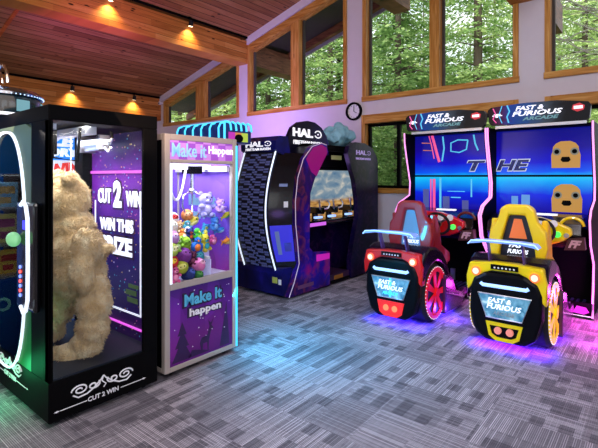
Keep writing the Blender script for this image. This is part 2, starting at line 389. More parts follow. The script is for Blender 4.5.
# roof overhang and beam ends outside
so = MB().prism([(-11.6, zc(-11.6)+.03), (1.4, zc(1.4)+.03), (1.4, zc(1.4)+.2), (-11.6, zc(-11.6)+.2)], 7.26, 8.9, 'y')
struct('roof_overhang', so, M['soffit'])
for xx, zb, hh in ((-7.68, 4.22, .5), (-4.62, 5.28, .3), (-1.72, 4.18, .5)):
    e = MB().box(xx, xx+.38, 7.26, 9.0, zb, zb+hh); struct('roof_beam_end', e, M['ext'])
struct('roof_rafter', MB().prism([(-11.6, zc(-11.6)-.2), (1.4, zc(1.4)-.2), (1.4, zc(1.4)-.02), (-11.6, zc(-11.6)-.02)], 8.5, 8.62, 'y'), M['ext'])
struct('roof_fascia', MB().prism([(-11.6, zc(-11.6)-.12), (1.4, zc(1.4)-.12), (1.4, zc(1.4)+.22), (-11.6, zc(-11.6)+.22)], 8.9, 8.95, 'y'), mat('grey_fascia', srgb(170, 168, 160), .7, var=.1))

# ================================================================== OUTSIDE
gb = NB('forest_floor'); gc = gb.ramp(gb.noise(gb.co, .8, 8), [(.3, srgb(60, 58, 40)), (.55, srgb(110, 120, 80)), (.75, srgb(150, 150, 110))]); gb.done(gc, 1)
gm = MB(); N_ = 24
gv = [(-45+75*i/N_, 7.3+60*j/N_, -.7+.12*(j/N_*60)*.55+noise.noise(Vector((i*.4, j*.4, 0)))*.5*(j > 0)) for j in range(N_+1) for i in range(N_+1)]
gm.add(gv, [(j*(N_+1)+i, j*(N_+1)+i+1, (j+1)*(N_+1)+i+1, (j+1)*(N_+1)+i) for j in range(N_) for i in range(N_)])
struct('ground', gm, gb.m)
def ground_z(y): return -.7+.066*(y-7.3)
def leafmat(name, c1, c2, c3):
    b = NB(name); oi = b.n.new('ShaderNodeObjectInfo')
    nz = b.noise(b.co, 2.2, 3); w = b.white(b.scale((7, 7, 7)))[0]
    f = b.math('ADD', b.math('MULTIPLY', nz, .9), b.math('MULTIPLY', oi.outputs['Random'], .25))
    col = b.ramp(f, [(.3, c1), (.5, c2), (.75, c3)])
    m = b.done(col, .7)
    tr = b.n.new('ShaderNodeBsdfTranslucent'); b.l.new(col, tr.inputs[0]); mx = b.n.new('ShaderNodeMixShader'); mx.inputs[0].default_value = .35
    b.l.new(b.p.outputs[0], mx.inputs[1]); b.l.new(tr.outputs[0], mx.inputs[2]); b.l.new(mx.outputs[0], b.n['Material Output'].inputs[0]); return m
LG = leafmat('fir_needles', srgb(70, 108, 58), srgb(136, 172, 100), srgb(212, 228, 156))
LR = leafmat('rusty_needles', srgb(140, 90, 70), srgb(180, 130, 100), srgb(205, 165, 130))
BARK = mat('conifer_bark', srgb(88, 76, 66), .95, bump=.6, bscale=12, var=.4, vscale=4)
GREYB = mat('bleached_bark', srgb(196, 188, 178), .9, var=.2, vscale=4)
def conifer_mesh(seed, Ht, spread, dens):
    rnd = random.Random(seed); vs = []; fs = []
    def leaf(p, d, L, w):
        d = d.normalized(); sd = d.cross(Vector((rnd.uniform(-1, 1), rnd.uniform(-1, 1), rnd.uniform(-.2, 1.6)))).normalized()*w
        k = len(vs); e = p+d*L
        vs.extend([tuple(p), tuple(p+d*L*.45+sd), tuple(e), tuple(p+d*L*.45-sd)]); fs.append((k, k+1, k+2, k+3))
    z = .5
    while z < Ht-.2:
        f = 1-z/Ht; nb = max(4, int(8*dens))
        for q in range(nb):
            az = rnd.uniform(0, 2*PI); L = spread*(f**.75)*rnd.uniform(.55, 1.1)+.25
            d = Vector((math.cos(az), math.sin(az), 0)); zz = z+rnd.uniform(-.15, .15)
            n = max(3, int(L/.17)); droop = rnd.uniform(.25, .5)
            for i in range(1, n+1):
                t = i/n; p = Vector((0, 0, zz))+d*(L*t)+Vector((0, 0, .18*L*t-droop*L*t*t*.75))
                for sgn in (-1, 1):
                    sl = (.12+.36*math.sin(PI*min(1, t*1.05))*L*.45)
                    sd = (d.cross(Vector((0, 0, 1)))*sgn+d*.75).normalized()
                    m = max(1, int(sl/.15))
                    for j in range(m):
                        c = p+sd*(sl*(j+.3)/m)+Vector((0, 0, -.1*sl*(j/m)**2+rnd.uniform(-.05, .05)))
                        leaf(c, sd+Vector((rnd.uniform(-.5, .5), rnd.uniform(-.5, .5), rnd.uniform(-.55, .15))), rnd.uniform(.12, .22), rnd.uniform(.024, .046))
                        if rnd.random() < .6: leaf(c, d+Vector((rnd.uniform(-.4, .4), rnd.uniform(-.4, .4), -.3)), rnd.uniform(.1, .2), .03)
        z += rnd.uniform(.16, .3)/dens
    me = bpy.data.meshes.new('foliage'); me.from_pydata(vs, [], fs); me.materials.append(LG); return me
def trunk_mesh(Ht, r, seed):
    rnd = random.Random(seed); m = MB().tube([(0, 0, -.4), (0, 0, Ht*.5), (0, 0, Ht)], r, 10, rr=[r, r*.6, .02])
    for i in range(40):
        z = rnd.uniform(.5, Ht*.8); a = rnd.uniform(0, 2*PI); L = 1.4*(1-z/Ht)+.3
        m.tube([(0, 0, z), (math.cos(a)*L*.6, math.sin(a)*L*.6, z+.06), (math.cos(a)*L, math.sin(a)*L, z-.1*L)], .02, 4, rr=[.03, .018, .006])
    o = m.build('trunk', BARK); me = o.data; bpy.data.objects.remove(o); return me
FOL = [conifer_mesh(1, 15, 3.4, 1.0), conifer_mesh(2, 12, 2.8, 1.15), conifer_mesh(3, 17, 3.0, .8)]
TRK = [trunk_mesh(15, .2, 1), trunk_mesh(12, .15, 2), trunk_mesh(17, .24, 3)]
def tree(px, d, k, s, rz, label, red=False, group='firs of the dense wood far behind the windows'):
    u = (px-299)/440; a = math.radians(39.4); x = d*(-math.sin(a)+math.cos(a)*u); y = d*(math.cos(a)+math.sin(a)*u)
    r = thing('fir_tree', label, 'tree', (x, y, ground_z(y)), group); r.rotation_euler = (0, 0, rz); r.scale = (s, s, s)
    f = bpy.data.objects.new('foliage', FOL[k]); t = bpy.data.objects.new('trunk', TRK[k])
    for o in (f, t): C.objects.link(o); o.parent = r
    if red: f.material_slots[0].link = 'OBJECT'; f.material_slots[0].material = LR
    return r
tree(398, 12.8, 1, 1.0, .3, 'big fir close behind the left half of the window above the left racing game', group=None)
tree(478, 13.4, 0, .95, 1.3, 'big fir with drooping boughs behind the right half of the window above the racing games', group=None)
tree(330, 18.0, 0, .95, 2.3, 'green fir behind the right half of the slanted window above the clock', group=None)
tree(268, 19.5, 1, 1.1, 4.3, 'yellowish green fir behind the left half of the slanted window beside the beam', group=None)
tree(304, 21.0, 1, .62, .9, 'small rust-brown fir among the green ones behind the slanted window', True, None)
tree(226, 21.5, 1, .95, .5, 'fir behind the right half of the far left slanted window', group=None)
tree(236, 24, 1, .6, .2, 'small rusty fir behind the far left slanted window', True, None)
tree(180, 23.5, 0, .85, 3.5, 'fir behind the left half of the far left slanted window', group=None)
tree(585, 13.0, 1, .92, 5.1, 'fir behind the bare pale branches in the window at right', group=None)
far = random.Random(5)
for i in range(22):
    px = 150+i*23+far.uniform(-5, 5); d = (19+(i*7 % 4)*4.5)*(1 if px > 330 else 1.25)
    tree(px, d, far.randrange(3), far.uniform(.75, 1.0), far.uniform(0, 6), 'tall green fir in the dense wood far behind the windows')
# bleached dead branches by the right window
dead = MB(); dr = random.Random(11)
def twig(p, d, L, r, lv):
    pts = [p]; q = p
    for i in range(5):
        d = (d+Vector((dr.uniform(-.22, .22), dr.uniform(-.2, .2), dr.uniform(-.12, .2)))).normalized(); q = q+d*L/5; pts.append(q)
        if lv > 0 and i > 0: twig(q, (d+Vector((dr.uniform(-.9, .3), dr.uniform(-.5, .5), dr.uniform(-.7, .7)))).normalized(), L*.55, r*.55, lv-1)
    dead.tube([tuple(v) for v in pts], r, 5, rr=[r*(1-.8*i/5) for i in range(6)])
dead.tube([(1.0, 10.4, -.6), (1.05, 10.3, 2.4), (.95, 10.3, 5.8)], .1, 8, rr=[.12, .09, .05])
for zz, dz in ((3.6, .0), (3.9, .15), (4.25, .3), (4.5, .05), (4.9, .25), (5.2, .1)):
    twig(Vector((1.0, 10.3, zz)), Vector((-1, -.25, dz)).normalized(), 2.1, .028, 2)
tag(dead.build('dead_tree', GREYB, org=(1.0, 10.4, -.6)), 'leafless tree with bleached branches just outside the right window', 'tree')
# ================================================================== CUT-TO-WIN PRIZE MACHINE (left, in front)
def printed(name, stops, axis=2, sc=1.0, off=0, emit=.0, confetti=0, facets=0, rough=.35):
    """printed artwork: colour bands over one axis, optional confetti and angular facets"""
    b = NB(name); o = b.sep(); f = b.math('ADD', b.math('MULTIPLY', o[axis], sc), off)
    n = b.noise(b.co, 2.5, 3); f = b.math('ADD', f, b.math('MULTIPLY', b.math('SUBTRACT', n, .5), .35))
    col = b.ramp(f, stops)
    if facets:
        v = b.voro(b.scale((facets, facets, facets*.45)), 1); g = b.white(v[1])[0]
        col = b.mix(b.math('MULTIPLY', g, .75), col, b.mix(.55, col, (.0, .0, .0)))
    if confetti:
        v = b.voro(b.scale((confetti,)*3), 1); d = b.math('LESS_THAN', v[0], .2); w = b.white(v[2])
        pick = b.math('MULTIPLY', d, b.math('GREATER_THAN', w[0], .45))
        hue = b.ramp(b.white(v[1])[0], [(0, (.9, .2, .5)), (.25, (1, .6, .1)), (.5, (.1, .7, .9)), (.75, (.95, .9, .3)), (.9, (.9, .9, 1))], 'CONSTANT')
        col = b.mix(pick, col, hue)
    return b.done(col, rough, emit=col if emit else None, es=emit)
M['confetti'] = printed('violet_confetti_print', [(0, srgb(60, 10, 70)), (.35, srgb(40, 22, 96)), (.6, srgb(46, 26, 110)), (.8, srgb(110, 34, 150)), (1, srgb(44, 28, 84))], 2, .5, 0, .10, 30)
M['mihprint'] = printed('purple_faceted_print', [(0, srgb(70, 20, 110)), (.4, srgb(120, 40, 140)), (.7, srgb(110, 40, 160)), (1, srgb(60, 40, 120))], 2, 1.2, .1, .12, 0, 5)
def checker(name, c1, c2, sc, e):
    b = NB(name); o = b.sep(); ch = b.n.new('ShaderNodeTexChecker'); b.l.new(b.scale((0, sc/5, sc/5), (.01, .01, .01)), ch.inputs[0])
    f = b.math('MULTIPLY', ch.outputs['Fac'], b.noise(b.co, 3, 1)); col = b.mix(f, c1, c2); return b.done(col, .4, emit=col, es=e)
M['mihhead'] = checker('violet_checked_print', srgb(150, 80, 190), srgb(210, 150, 225), 12, .5)

def flourish(mb, T, w, h):
    """scroll ornament with a long arrow line, laid in the plane of the matrix T (x right, y up)"""
    def tb(pts, r): mb.tube([tuple(T @ Vector((x*w, y*h, .002))) for x, y in pts], r, 6)
    tb([(-.5, -.42), (-.2, -.42)], .0028); tb([(.22, -.42), (.5, -.42)], .0028)
    for s in (-1, 1):
        mb.prism([(0, 0), (1, .35), (2, 0), (1, -.35)], 0, .002, 'z', m=T @ Matrix.Translation((s*.5*w-(.04 if s < 0 else 0), -.42*h, 0)) @ Matrix.Scale(.02, 4))
        mb.prism([(0, 0), (1, .3), (2, 0), (1, -.3)], 0, .002, 'z', m=T @ Matrix.Translation((s*.40*w-.01, -.42*h, 0)) @ Matrix.Scale(.01, 4))
        for cx, r0, tn, a0 in ((.28, .10, 1.5, 0), (.12, .08, 1.2, 140)):
            pts = []
            for k in range(26):
                q = k/25; an = math.radians(a0)+tn*2*PI*q; rr = r0*(1-.8*q)
                pts.append((s*(cx+rr*math.cos(an)), .15+rr*2.2*math.sin(an)))
            tb(pts, .0055)
        tb([(s*.36, .0), (s*.30, -.15), (s*.2, -.12), (s*.12, .02), (s*.03, .28), (0, .42)], .0052)
    tb([(0, .42), (-.02, .2), (.03, .02), (0, -.1)], .0045)

cx0, cx1, cy0, cy1 = -4.2, -3.03, 1.16, 1.95
c2w = thing('prize_cutting_machine', 'tall black glass-sided prize machine nearest at left, with a big plush bear inside', 'arcade machine', (-3.6, 1.55, 0))
ca = MB()
ca.box(cx0, cx1, cy0, cy1, .04, .30)                                  # base
ca.box(cx0, cx1, cy0, cy1, 2.0, 2.10)                                 # roof
ca.box(cx1-.06, cx1, cy0, cy0+.03, .3, 2.0)
ca.box(cx1-.29, cx1, cy0, cy0+.02, .3, 2.0)                           # wide near post
ca.box(cx1-.03, cx1, cy0, cy0+.02, .3, 2.0)
ca.box(cx1-.03, cx1, cy1-.12, cy1, .3, 2.0)
ca.box(cx0, cx0+.16, cy1-.12, cy1, .3, 2.0)
ca.box(cx0, cx0+.06, cy0, cy0+.05, .3, 2.0)
ca.build('cabinet_frame', M['black'], c2w, bevel=.006)
MB().box(cx1-.28, cx1-.24, cy0+.02, cy0+.10, .9, 1.33).build('lock_box', M['black'], c2w)
for x, y in ((cx1-.08, cy0+.08), (cx1-.08, cy1-.08), (cx0+.08, cy0+.08), (cx0+.08, cy1-.08)):
    MB().cyl((x-.015, y, .03), (x+.015, y, .03), .03, 14).box(x-.02, x+.02, y-.02, y+.02, .03, .05).build('caster', M['rubber'], c2w)
MB().box(cx0+.16, cx1-.03, cy1-.03, cy1-.01, .3, 2.0).build('back_panel', M['confetti'], c2w)
MB().box(cx1-.014, cx1-.008, cy0+.03, cy1-.12, .3, 2.0).build('side_glass', M['glass'], c2w)
MB().box(cx0+.008, cx0+.014, cy0+.05, cy1-.12, .3, 2.0).build('rear_glass', M['glass'], c2w)
MB().box(cx0+.02, cx1-.02, cy0+.02, cy1-.02, .30, .312).build('prize_floor', mat('dark_blue_tray', srgb(26, 34, 48), .5), c2w)
# lettering on the panel
pz = cy1-.035
g = MB(); g.box(-3.98, -3.965, pz, pz+.01, .52, 1.42).box(-3.225, -3.21, pz, pz+.01, .52, 1.42).box(-3.98, -3.21, pz, pz+.01, .505, .52)
g.build('panel_border', M['letter_white'], c2w)
g = MB(); text(g, 'CUT', (-3.80, pz, 1.465), .23, .13, *YM, bold=.035); text(g, '2', (-3.57, pz-.004, 1.485), .13, .23, *YM, bold=.05); text(g, 'WIN', (-3.32, pz, 1.45), .23, .13, *YM, bold=.035)
text(g, 'WIN THIS', (-3.60, pz, 1.22), .56, .11, *YM, bold=.035); text(g, 'PRIZE', (-3.60, pz, 1.045), .52, .15, *YM, bold=.05)
g.build('panel_lettering', M['letter_white'], c2w)
g = MB(); text(g, '2', (-3.57, pz+.004, 1.485), .17, .27, *YM, bold=.12, depth=.002); text(g, 'PRIZE', (-3.60, pz+.004, 1.045), .56, .19, *YM, bold=.11, depth=.002)
text(g, 'CUT', (-3.80, pz+.004, 1.465), .26, .16, *YM, bold=.08, depth=.002); text(g, 'WIN', (-3.32, pz+.004, 1.45), .26, .16, *YM, bold=.08, depth=.002); text(g, 'WIN THIS', (-3.60, pz+.004, 1.22), .60, .14, *YM, bold=.08, depth=.002)
g.build('lettering_outline', mat('dark_violet_ink', srgb(50, 0, 60), .5), c2w)
g = MB(); g.box(-3.42, -3.26, pz, pz+.01, .60, .64).box(-3.44, -3.28, pz, pz+.01, .66, .70).box(-3.40, -3.25, pz, pz+.01, .72, .75)
g.build('cash_sticker', mat('green_sticker', srgb(90, 120, 60), .5), c2w)
MB().box(cx0+.17, cx1-.1, cy1-.05, cy1-.035, 1.66, 1.685).build('pink_light_bar', glow('magenta_strip', (1, .12, .9), 1.0), c2w)
MB().box(cx0+.17, cx1-.1, cy1-.05, cy1-.035, .40, .412).build('pink_light_bar', MATS['magenta_strip'], c2w)
# cutting gantry
g = MB(); g.box(cx0+.1, cx1-.06, 1.42, 1.50, 1.93, 1.985).box(cx0+.05, cx1-.03, cy0+.03, cy0+.06, 1.94, 1.98).build('gantry_rail', M['steel'], c2w)
gr = MB().cyl((-3.66, 1.70, 1.89), (-3.40, 1.70, 1.89), .055, 20).box(-3.69, -3.66, 1.63, 1.77, 1.83, 1.96).box(-3.40, -3.37, 1.66, 1.74, 1.85, 1.96).build('cutter_motor', M['steel'], c2w, smooth=True)
MB().tube([(-3.37, 1.70, 1.89), (-3.30, 1.70, 1.88), (-3.25, 1.70, 1.93), (-3.27, 1.70, 1.98)], .012, 6).tube([(-3.37, 1.70, 1.86), (-3.33, 1.71, 1.83), (-3.29, 1.71, 1.86)], .01, 6).build('cable', M['chrome'], gr)
g = MB().box(-3.13, -3.1, 1.19, 1.24, 1.78, 1.98).tube([(-3.12, 1.22, 1.97), (-3.12, 1.22, 1.76), (-3.12, 1.38, 1.74), (-3.12, 1.40, 1.97)], .011, 8).build('scissor_arm', M['black'], c2w)
# front door: green board with an oval opening and a lit edge
oc = (-3.83, 1.09)
def ov(rx, rz, n=48): return [(oc[0]+rx*math.copysign(abs(math.cos(2*PI*i/n))**.75, math.cos(2*PI*i/n)), oc[1]+rz*math.copysign(abs(math.sin(2*PI*i/n))**.8, math.sin(2*PI*i/n))) for i in range(n)]
sq = []
for i in range(48):
    a = 2*PI*i/48; c_, s_ = math.cos(a), math.sin(a); k = max(abs(c_)/.505, abs(s_)/.95)
    sq.append((oc[0]+c_/k*.98 if False else max(cx0+.0, min(cx1-.29, oc[0]+c_/k)), max(.12, min(2.0, oc[1]+s_/k))))
dr_ = MB().ring(sq, ov(.43, .89), cy0+.002, cy0+.03, 'y').build('front_door', printed('green_door_print', [(0, srgb(4, 40, 20)), (.25, srgb(10, 120, 50)), (.5, srgb(40, 70, 56)), (1, srgb(110, 140, 120))], 2, .5, 0, .06), c2w)
MB().ring(ov(.422, .883), ov(.409, .871), cy0-.012, cy0+.01, 'y').build('edge_light', M['whiteneon'], dr_, smooth=True)
MB().prism(ov(.42, .88), cy0+.012, cy0+.018, 'y').build('door_glass', M['glass'], dr_)
hd = MB().box(-3.45, -3.13, cy0-.05, cy0-.005, .74, 1.46).build('control_panel', M['blackgloss'], c2w, bevel=.02)
MB().tube([(-3.33, cy0-.06, 1.44), (-3.25, cy0-.07, 1.47), (-3.18, cy0-.08, 1.44), (-3.135, cy0-.085, 1.36), (-3.13, cy0-.085, 1.1), (-3.135, cy0-.085, .84), (-3.18, cy0-.08, .76), (-3.25, cy0-.07, .73), (-3.33, cy0-.06, .76)], .012, 10).build('handle_light', M['whiteneon'], hd, smooth=True)
MB().ball((-3.37, cy0-.09, 1.21), (.075, .04, .05)).build('joystick_pad', mat('pale_green_button', srgb(150, 220, 160), .3, emit=(.3, 1, .4), es=.3), hd, smooth=True)
MB().box(-3.30, -3.24, cy0-.06, cy0-.05, 1.28, 1.34).build('display', glow('small_blue_display', (.05, .05, .9), 1.5), hd)
for k in range(7): MB().cyl((-3.36, cy0-.058, 1.02-k*.032), (-3.36, cy0-.05, 1.02-k*.032), .012, 10).build('button_light', glow('red_led' if k % 2 else 'blue_led', (1, .1, .1) if k % 2 else (.2, .3, 1), 2), hd)
# ornaments on the base
g = MB(); T = frame((cx1+.001, 1.52, .17), *XP); flourish(g, T, .58, .16); text(g, 'CUT 2 WIN', (cx1+.002, 1.52, .105), .22, .032, *XP, bold=.015, depth=.002)
g.build('side_ornament', M['print_white'], c2w)
g = MB(); T = frame((-3.72, cy0-.001, .23), *YM); flourish(g, T, .62, .16); text(g, 'CUT 2 WIN', (-3.72, cy0-.002, .165), .24, .034, *YM, bold=.015, depth=.002)
g.build('front_ornament', M['print_white'], c2w)
MB().box(cx0+.2, cx1-.25, cy0-.004, cy0+.0, .10, .14).build('green_strip', glow('green_strip', (.0, .9, .35), .05), c2w) if False else None
# round topper
tc = (-4.15, 1.20)
tt = MB().lathe([(.31, 0), (.32, .03), (.32, .15), (.30, .17)], (tc[0], tc[1], 2.10), 40).build('topper_drum', mat('dark_teal_gloss', srgb(18, 44, 58), .15, metal=.4, coat=.5), c2w, smooth=True)
MB().lathe([(.325, .165), (.33, .185), (.28, .225), (.16, .245), (.0, .26)], (tc[0], tc[1], 2.10), 40).build('rim', mat('blue_chrome', (.35, .5, .75), .15, 1), tt, smooth=True)
led = MB().ball((0, 0, 0), .005, 6, 4).build('rim_light', glow('ice_led', (.5, .7, 1), 2), None, org=(0, 0, 0))
for k in range(64):
    a = 2*PI*k/64; q = led if k == 0 else led.copy()
    if k: C.objects.link(q)
    q.parent = tt; q.location = (tc[0]+.328*math.cos(a)+3.6, tc[1]+.328*math.sin(a)-1.55, 2.272)
MB().lathe([(.328, -.0), (.328, .02)], (tc[0], tc[1], 2.105), 40).build('lower_light', M['whiteneon'], tt)
for k in range(8):
    a = 2*PI*(k+.35)/8; g = MB().box(-.05, .05, -.004, .004, .04, .13, m=Matrix.Translation((tc[0]+.321*math.cos(a), tc[1]+.321*math.sin(a), 2.10)) @ Matrix.Rotation(a+PI/2, 4, 'Z'))
    g.build('lit_panel', glow('pale_teal_panel', (.3, .8, .95), .45), tt)
g = MB().tube([(tc[0]+.1+.12*math.cos(a)*1.2, tc[1], 2.36+.16*math.sin(a)) for a in [PI*k/14 for k in range(15)]], .014, 8)
g.tube([(tc[0]+.1+.08*math.cos(a)*1.2, tc[1]-.02, 2.36+.10*math.sin(a)) for a in [PI*k/14 for k in range(15)]], .01, 8)
g.build('chrome_loop', M['chrome'], tt, smooth=True)
light('machine_led', 'AREA', (-3.6, 1.50, 1.925), 13, (.93, .92, 1), .7, (-3.6, 1.5, 0), sy=.5)
light('machine_front_led', 'AREA', (-3.12, 1.3, 1.96), 9, (1, .90, .78), .3, (-3.5, 1.6, .8))
light('machine_green_glow', 'POINT', (-3.62, .98, .22), 3.5, (.05, 1, .35), .08)

# ------------------------------------------------------------------ the big plush bear hanging inside
bear = thing('plush_bear', 'large shaggy beige plush bear hanging inside the tall black machine at left', 'plush toy', (-3.45, 1.52, .32))
bb = MB()
def bl(x, y, z, r, rot=0):
    bb.ball((0, 0, 0), r, 18, 12, m=Matrix.Translation((x, y, z)) @ Matrix.Rotation(math.radians(rot), 4, 'Y'))
# the bear faces left; centres listed as seen from the room, with depth, turned into places
def bp(px, py, dz, rx, ry, rz=None, rot=0):
    t = 3.37+dz; u = (px-299)/440; a = math.radians(39.4); k = t/440
    x = t*(-math.sin(a)+math.cos(a)*u); y = t*(math.cos(a)+math.sin(a)*u); z = 1.63+(177-py)*k
    bb.ball((0, 0, 0), (rx*k, (rz or min(rx, ry))*k, ry*k), 18, 12, m=Matrix.Translation((x, y, z)) @ Matrix.Rotation(a+.55, 4, 'Z') @ Matrix.Rotation(math.radians(rot), 4, 'Y'))
bp(65, 199, 0, 23, 25, 22); bp(50, 203, -.02, 15, 14, 13)                 # head and muzzle
bp(70, 178, -.13, 8, 7, 6); bp(57, 176, .15, 8, 7, 6)                     # ears
bp(73, 228, 0, 21, 20, 18); bp(77, 252, 0, 27, 28, 24); bp(77, 272, 0, 27, 25, 25); bp(62, 272, .0, 18, 26, 20)
bp(86, 246, -.16, 13, 19, 11, 0); bp(82, 268, -.20, 12, 18, 10, 8)        # near arm
bp(84, 282, -.2, 9, 8, 9)
bp(110, 248, .0, 4.5, 5, 4.5); bp(104, 249, .0, 6, 6, 6)                # tail
bp(94, 288, -.08, 14, 14, 15); bp(95, 304, -.1, 16.5, 18, 14); bp(93, 327, -.1, 15.5, 18, 13); bp(86, 345, -.1, 15, 15, 13)
bp(72, 356, -.12, 17, 14, 13, 8); bp(56, 362, -.13, 14, 15, 12); bp(43, 360, -.13, 12, 15, 11)
bp(68, 297, .15, 13, 13, 12); bp(61, 309, .16, 12, 14, 11, -25); bp(52, 327, .17, 11, 14, 11, -20); bp(40, 336, .16, 12, 12, 11)
BM_ = NB('beige_plush_fur')
bc = BM_.ramp(BM_.noise(BM_.co, 12, 3), [(.3, srgb(222, 182, 122)), (.5, srgb(240, 208, 152)), (.7, srgb(252, 232, 186))]); BM_.done(bc, .95)
BM_.bump(BM_.noise(BM_.co, 60, 4, 1.5), .9, .02); BM_.p.inputs['Sheen Weight'].default_value = .4
body = bb.build('bear_body', BM_.m, bear, smooth=True)
rm = body.modifiers.new('remesh', 'REMESH'); rm.mode = 'VOXEL'; rm.voxel_size = .012; rm.use_smooth_shade = True
sm = body.modifiers.new('smooth', 'SMOOTH'); sm.factor = .6; sm.iterations = 5
tx = bpy.data.textures.new('fluff', 'CLOUDS'); tx.noise_scale = .045; tx.noise_depth = 2
dp = body.modifiers.new('displace', 'DISPLACE'); dp.texture = tx; dp.strength = .028; dp.mid_level = .5
dg = bpy.context.evaluated_depsgraph_get(); dg.update()
me2 = bpy.data.meshes.new_from_object(body.evaluated_get(dg)); body.modifiers.clear(); body.data = me2
# fur tufts grown from the skin
fr_ = random.Random(3); vs = []; fs = []; me2.calc_loop_triangles()
tris = list(me2.loop_triangles); areas = [t.area for t in tris]
for t in fr_.choices(tris, weights=areas, k=26000):
    a, b_, c_ = [me2.vertices[i].co for i in t.vertices]; u, v = fr_.random(), fr_.random()
    if u+v > 1: u, v = 1-u, 1-v
    p = a+(b_-a)*u+(c_-a)*v; nrm = t.normal
    d = (nrm*.55+Vector((fr_.uniform(-.5, .5), fr_.uniform(-.5, .5), -.75+fr_.uniform(-.3, .3)))+Vector([noise.noise(p*14+Vector((k*9, 0, 0))) for k in range(3)])*1.1).normalized()
    L = fr_.uniform(.014, .032); w = nrm.cross(d); w = (w.normalized() if w.length > 1e-4 else Vector((1, 0, 0)))*fr_.uniform(.0016, .0032); k = len(vs)
    vs += [tuple(p-w), tuple(p+w), tuple(p+d*L*.6+nrm*.004+w*.6), tuple(p+d*L)]; fs.append((k, k+1, k+2, k+3))
fm = bpy.data.meshes.new('fur'); fm.from_pydata(vs, [], fs); fm.materials.append(BM_.m)
fo = bpy.data.objects.new('fur', fm); C.objects.link(fo); fo.parent = bear; tag(fo, kind='stuff')
MB().ball((-3.72, 1.30, 1.44), (.02, .03, .022), 10, 6).build('nose', M['black'], bear, smooth=True)
for yy in (1.27, 1.42): MB().ball((-3.655, yy, 1.50), .018, 10, 6).build('eye', M['blackgloss'], bear, smooth=True)
MB().cyl((-3.50, 1.50, 1.6), (-3.50, 1.50, 2.0), .004, 6).build('hanging_cord', M['white'], bear)

# ------------------------------------------------------------------ prize shelf machine behind it
px0, px1, py0, py1 = -5.35, -4.42, .75, 2.35
pf = thing('prize_shelf_machine', 'blue prize machine with lit shelves, seen through the glass of the nearest machine', 'arcade machine', (-4.9, 1.55, 0))
g = MB(); g.box(px0, px1, py0, py1, .02, .72).box(px0, px1, py0, py1, 1.66, 2.04).box(px0, px0+.04, py0, py1, .72, 1.66)
for y in (py0, 1.30, py1-.06): g.box(px1-.06, px1, y, y+.05, .72, 1.66)
g.build('cabinet', printed('blue_gear_print', [(0, srgb(10, 30, 70)), (.3, srgb(20, 70, 150)), (.6, srgb(30, 90, 190)), (1, srgb(40, 130, 220))], 2, .5, 0, .9), pf)
for z in (.74, 1.02, 1.34): MB().box(px0+.04, px1-.02, py0+.02, py1-.02, z, z+.02).build('shelf', M['white'], pf)
MB().box(px0+.05, px1-.1, py0+.02, py1-.02, 1.64, 1.65).build('lamp_panel', glow('cabinet_lamp', (.9, .95, 1), 2.5), pf)
g = MB(); text(g, 'PRIZE', (px1+.006, 1.67, 1.975), .50, .11, *XP, bold=.06, shear=.1); text(g, 'FACTORY', (px1+.006, 1.665, 1.865), .62, .085, *XP, bold=.06, shear=.1)
text(g, 'FACTORY', (px1+.006, 1.52, .42), .80, .16, *XP, bold=.06, shear=.2); text(g, 'PRIZE', (px1+.006, 1.40, .60), .5, .12, *XP, bold=.06, shear=.2)
g.build('name_lettering', M['letter_white'], pf)
g = MB(); text(g, 'WIN', (px1+.012, 1.83, 1.70), .30, .13, (0, 1, .12), (0, -.12, 1), bold=.05); g.build('win_lettering', mat('red_letters', srgb(215, 45, 40), .4, emit=(.9, .05, .04), es=.5), pf)
MB().box(px1+.001, px1+.008, 1.62, 2.06, 1.62, 1.79).build('win_board', glow('white_board', (.8, .85, .9), .4, (.7, .7, .7)), pf)
g = MB()
for y, z, r in ((1.26, 1.92, .045), (1.20, 1.82, .05), (1.30, 1.80, .04), (1.24, 1.74, .035), (1.16, 1.90, .03), (2.08, 1.95, .05), (2.14, 1.86, .04), (2.05, 1.83, .03), (1.02, .52, .06), (1.9, .52, .07), (1.18, .50, .04)):
    g.ring([(y+r*math.cos(2*PI*k/24), z+r*math.sin(2*PI*k/24)) for k in range(24)], [(y+r*.6*math.cos(2*PI*k/24), z+r*.6*math.sin(2*PI*k/24)) for k in range(24)], px1+.001, px1+.006, 'x')
g.build('gear_ornament', glow('pale_cyan_print', (.35, .8, .95), .5, (.3, .7, .8)), pf)
MB().box(px1-.012, px1-.006, py0+.05, py1-.06, .74, 1.66).build('shelf_glass', M['glass'], pf)
light('shelf_lamp', 'AREA', (-4.75, 1.5, 1.62), 14, (.95, .97, 1), .5, (-4.75, 1.5, 0), sy=1.3)
light('shelf_front_fill', 'AREA', (-4.38, 1.5, 2.0), 5, (.9, .95, 1), .1, (-4.6, 1.5, 1.2), sy=1.2)  # added fill without a fixture, brightens the shelf fronts
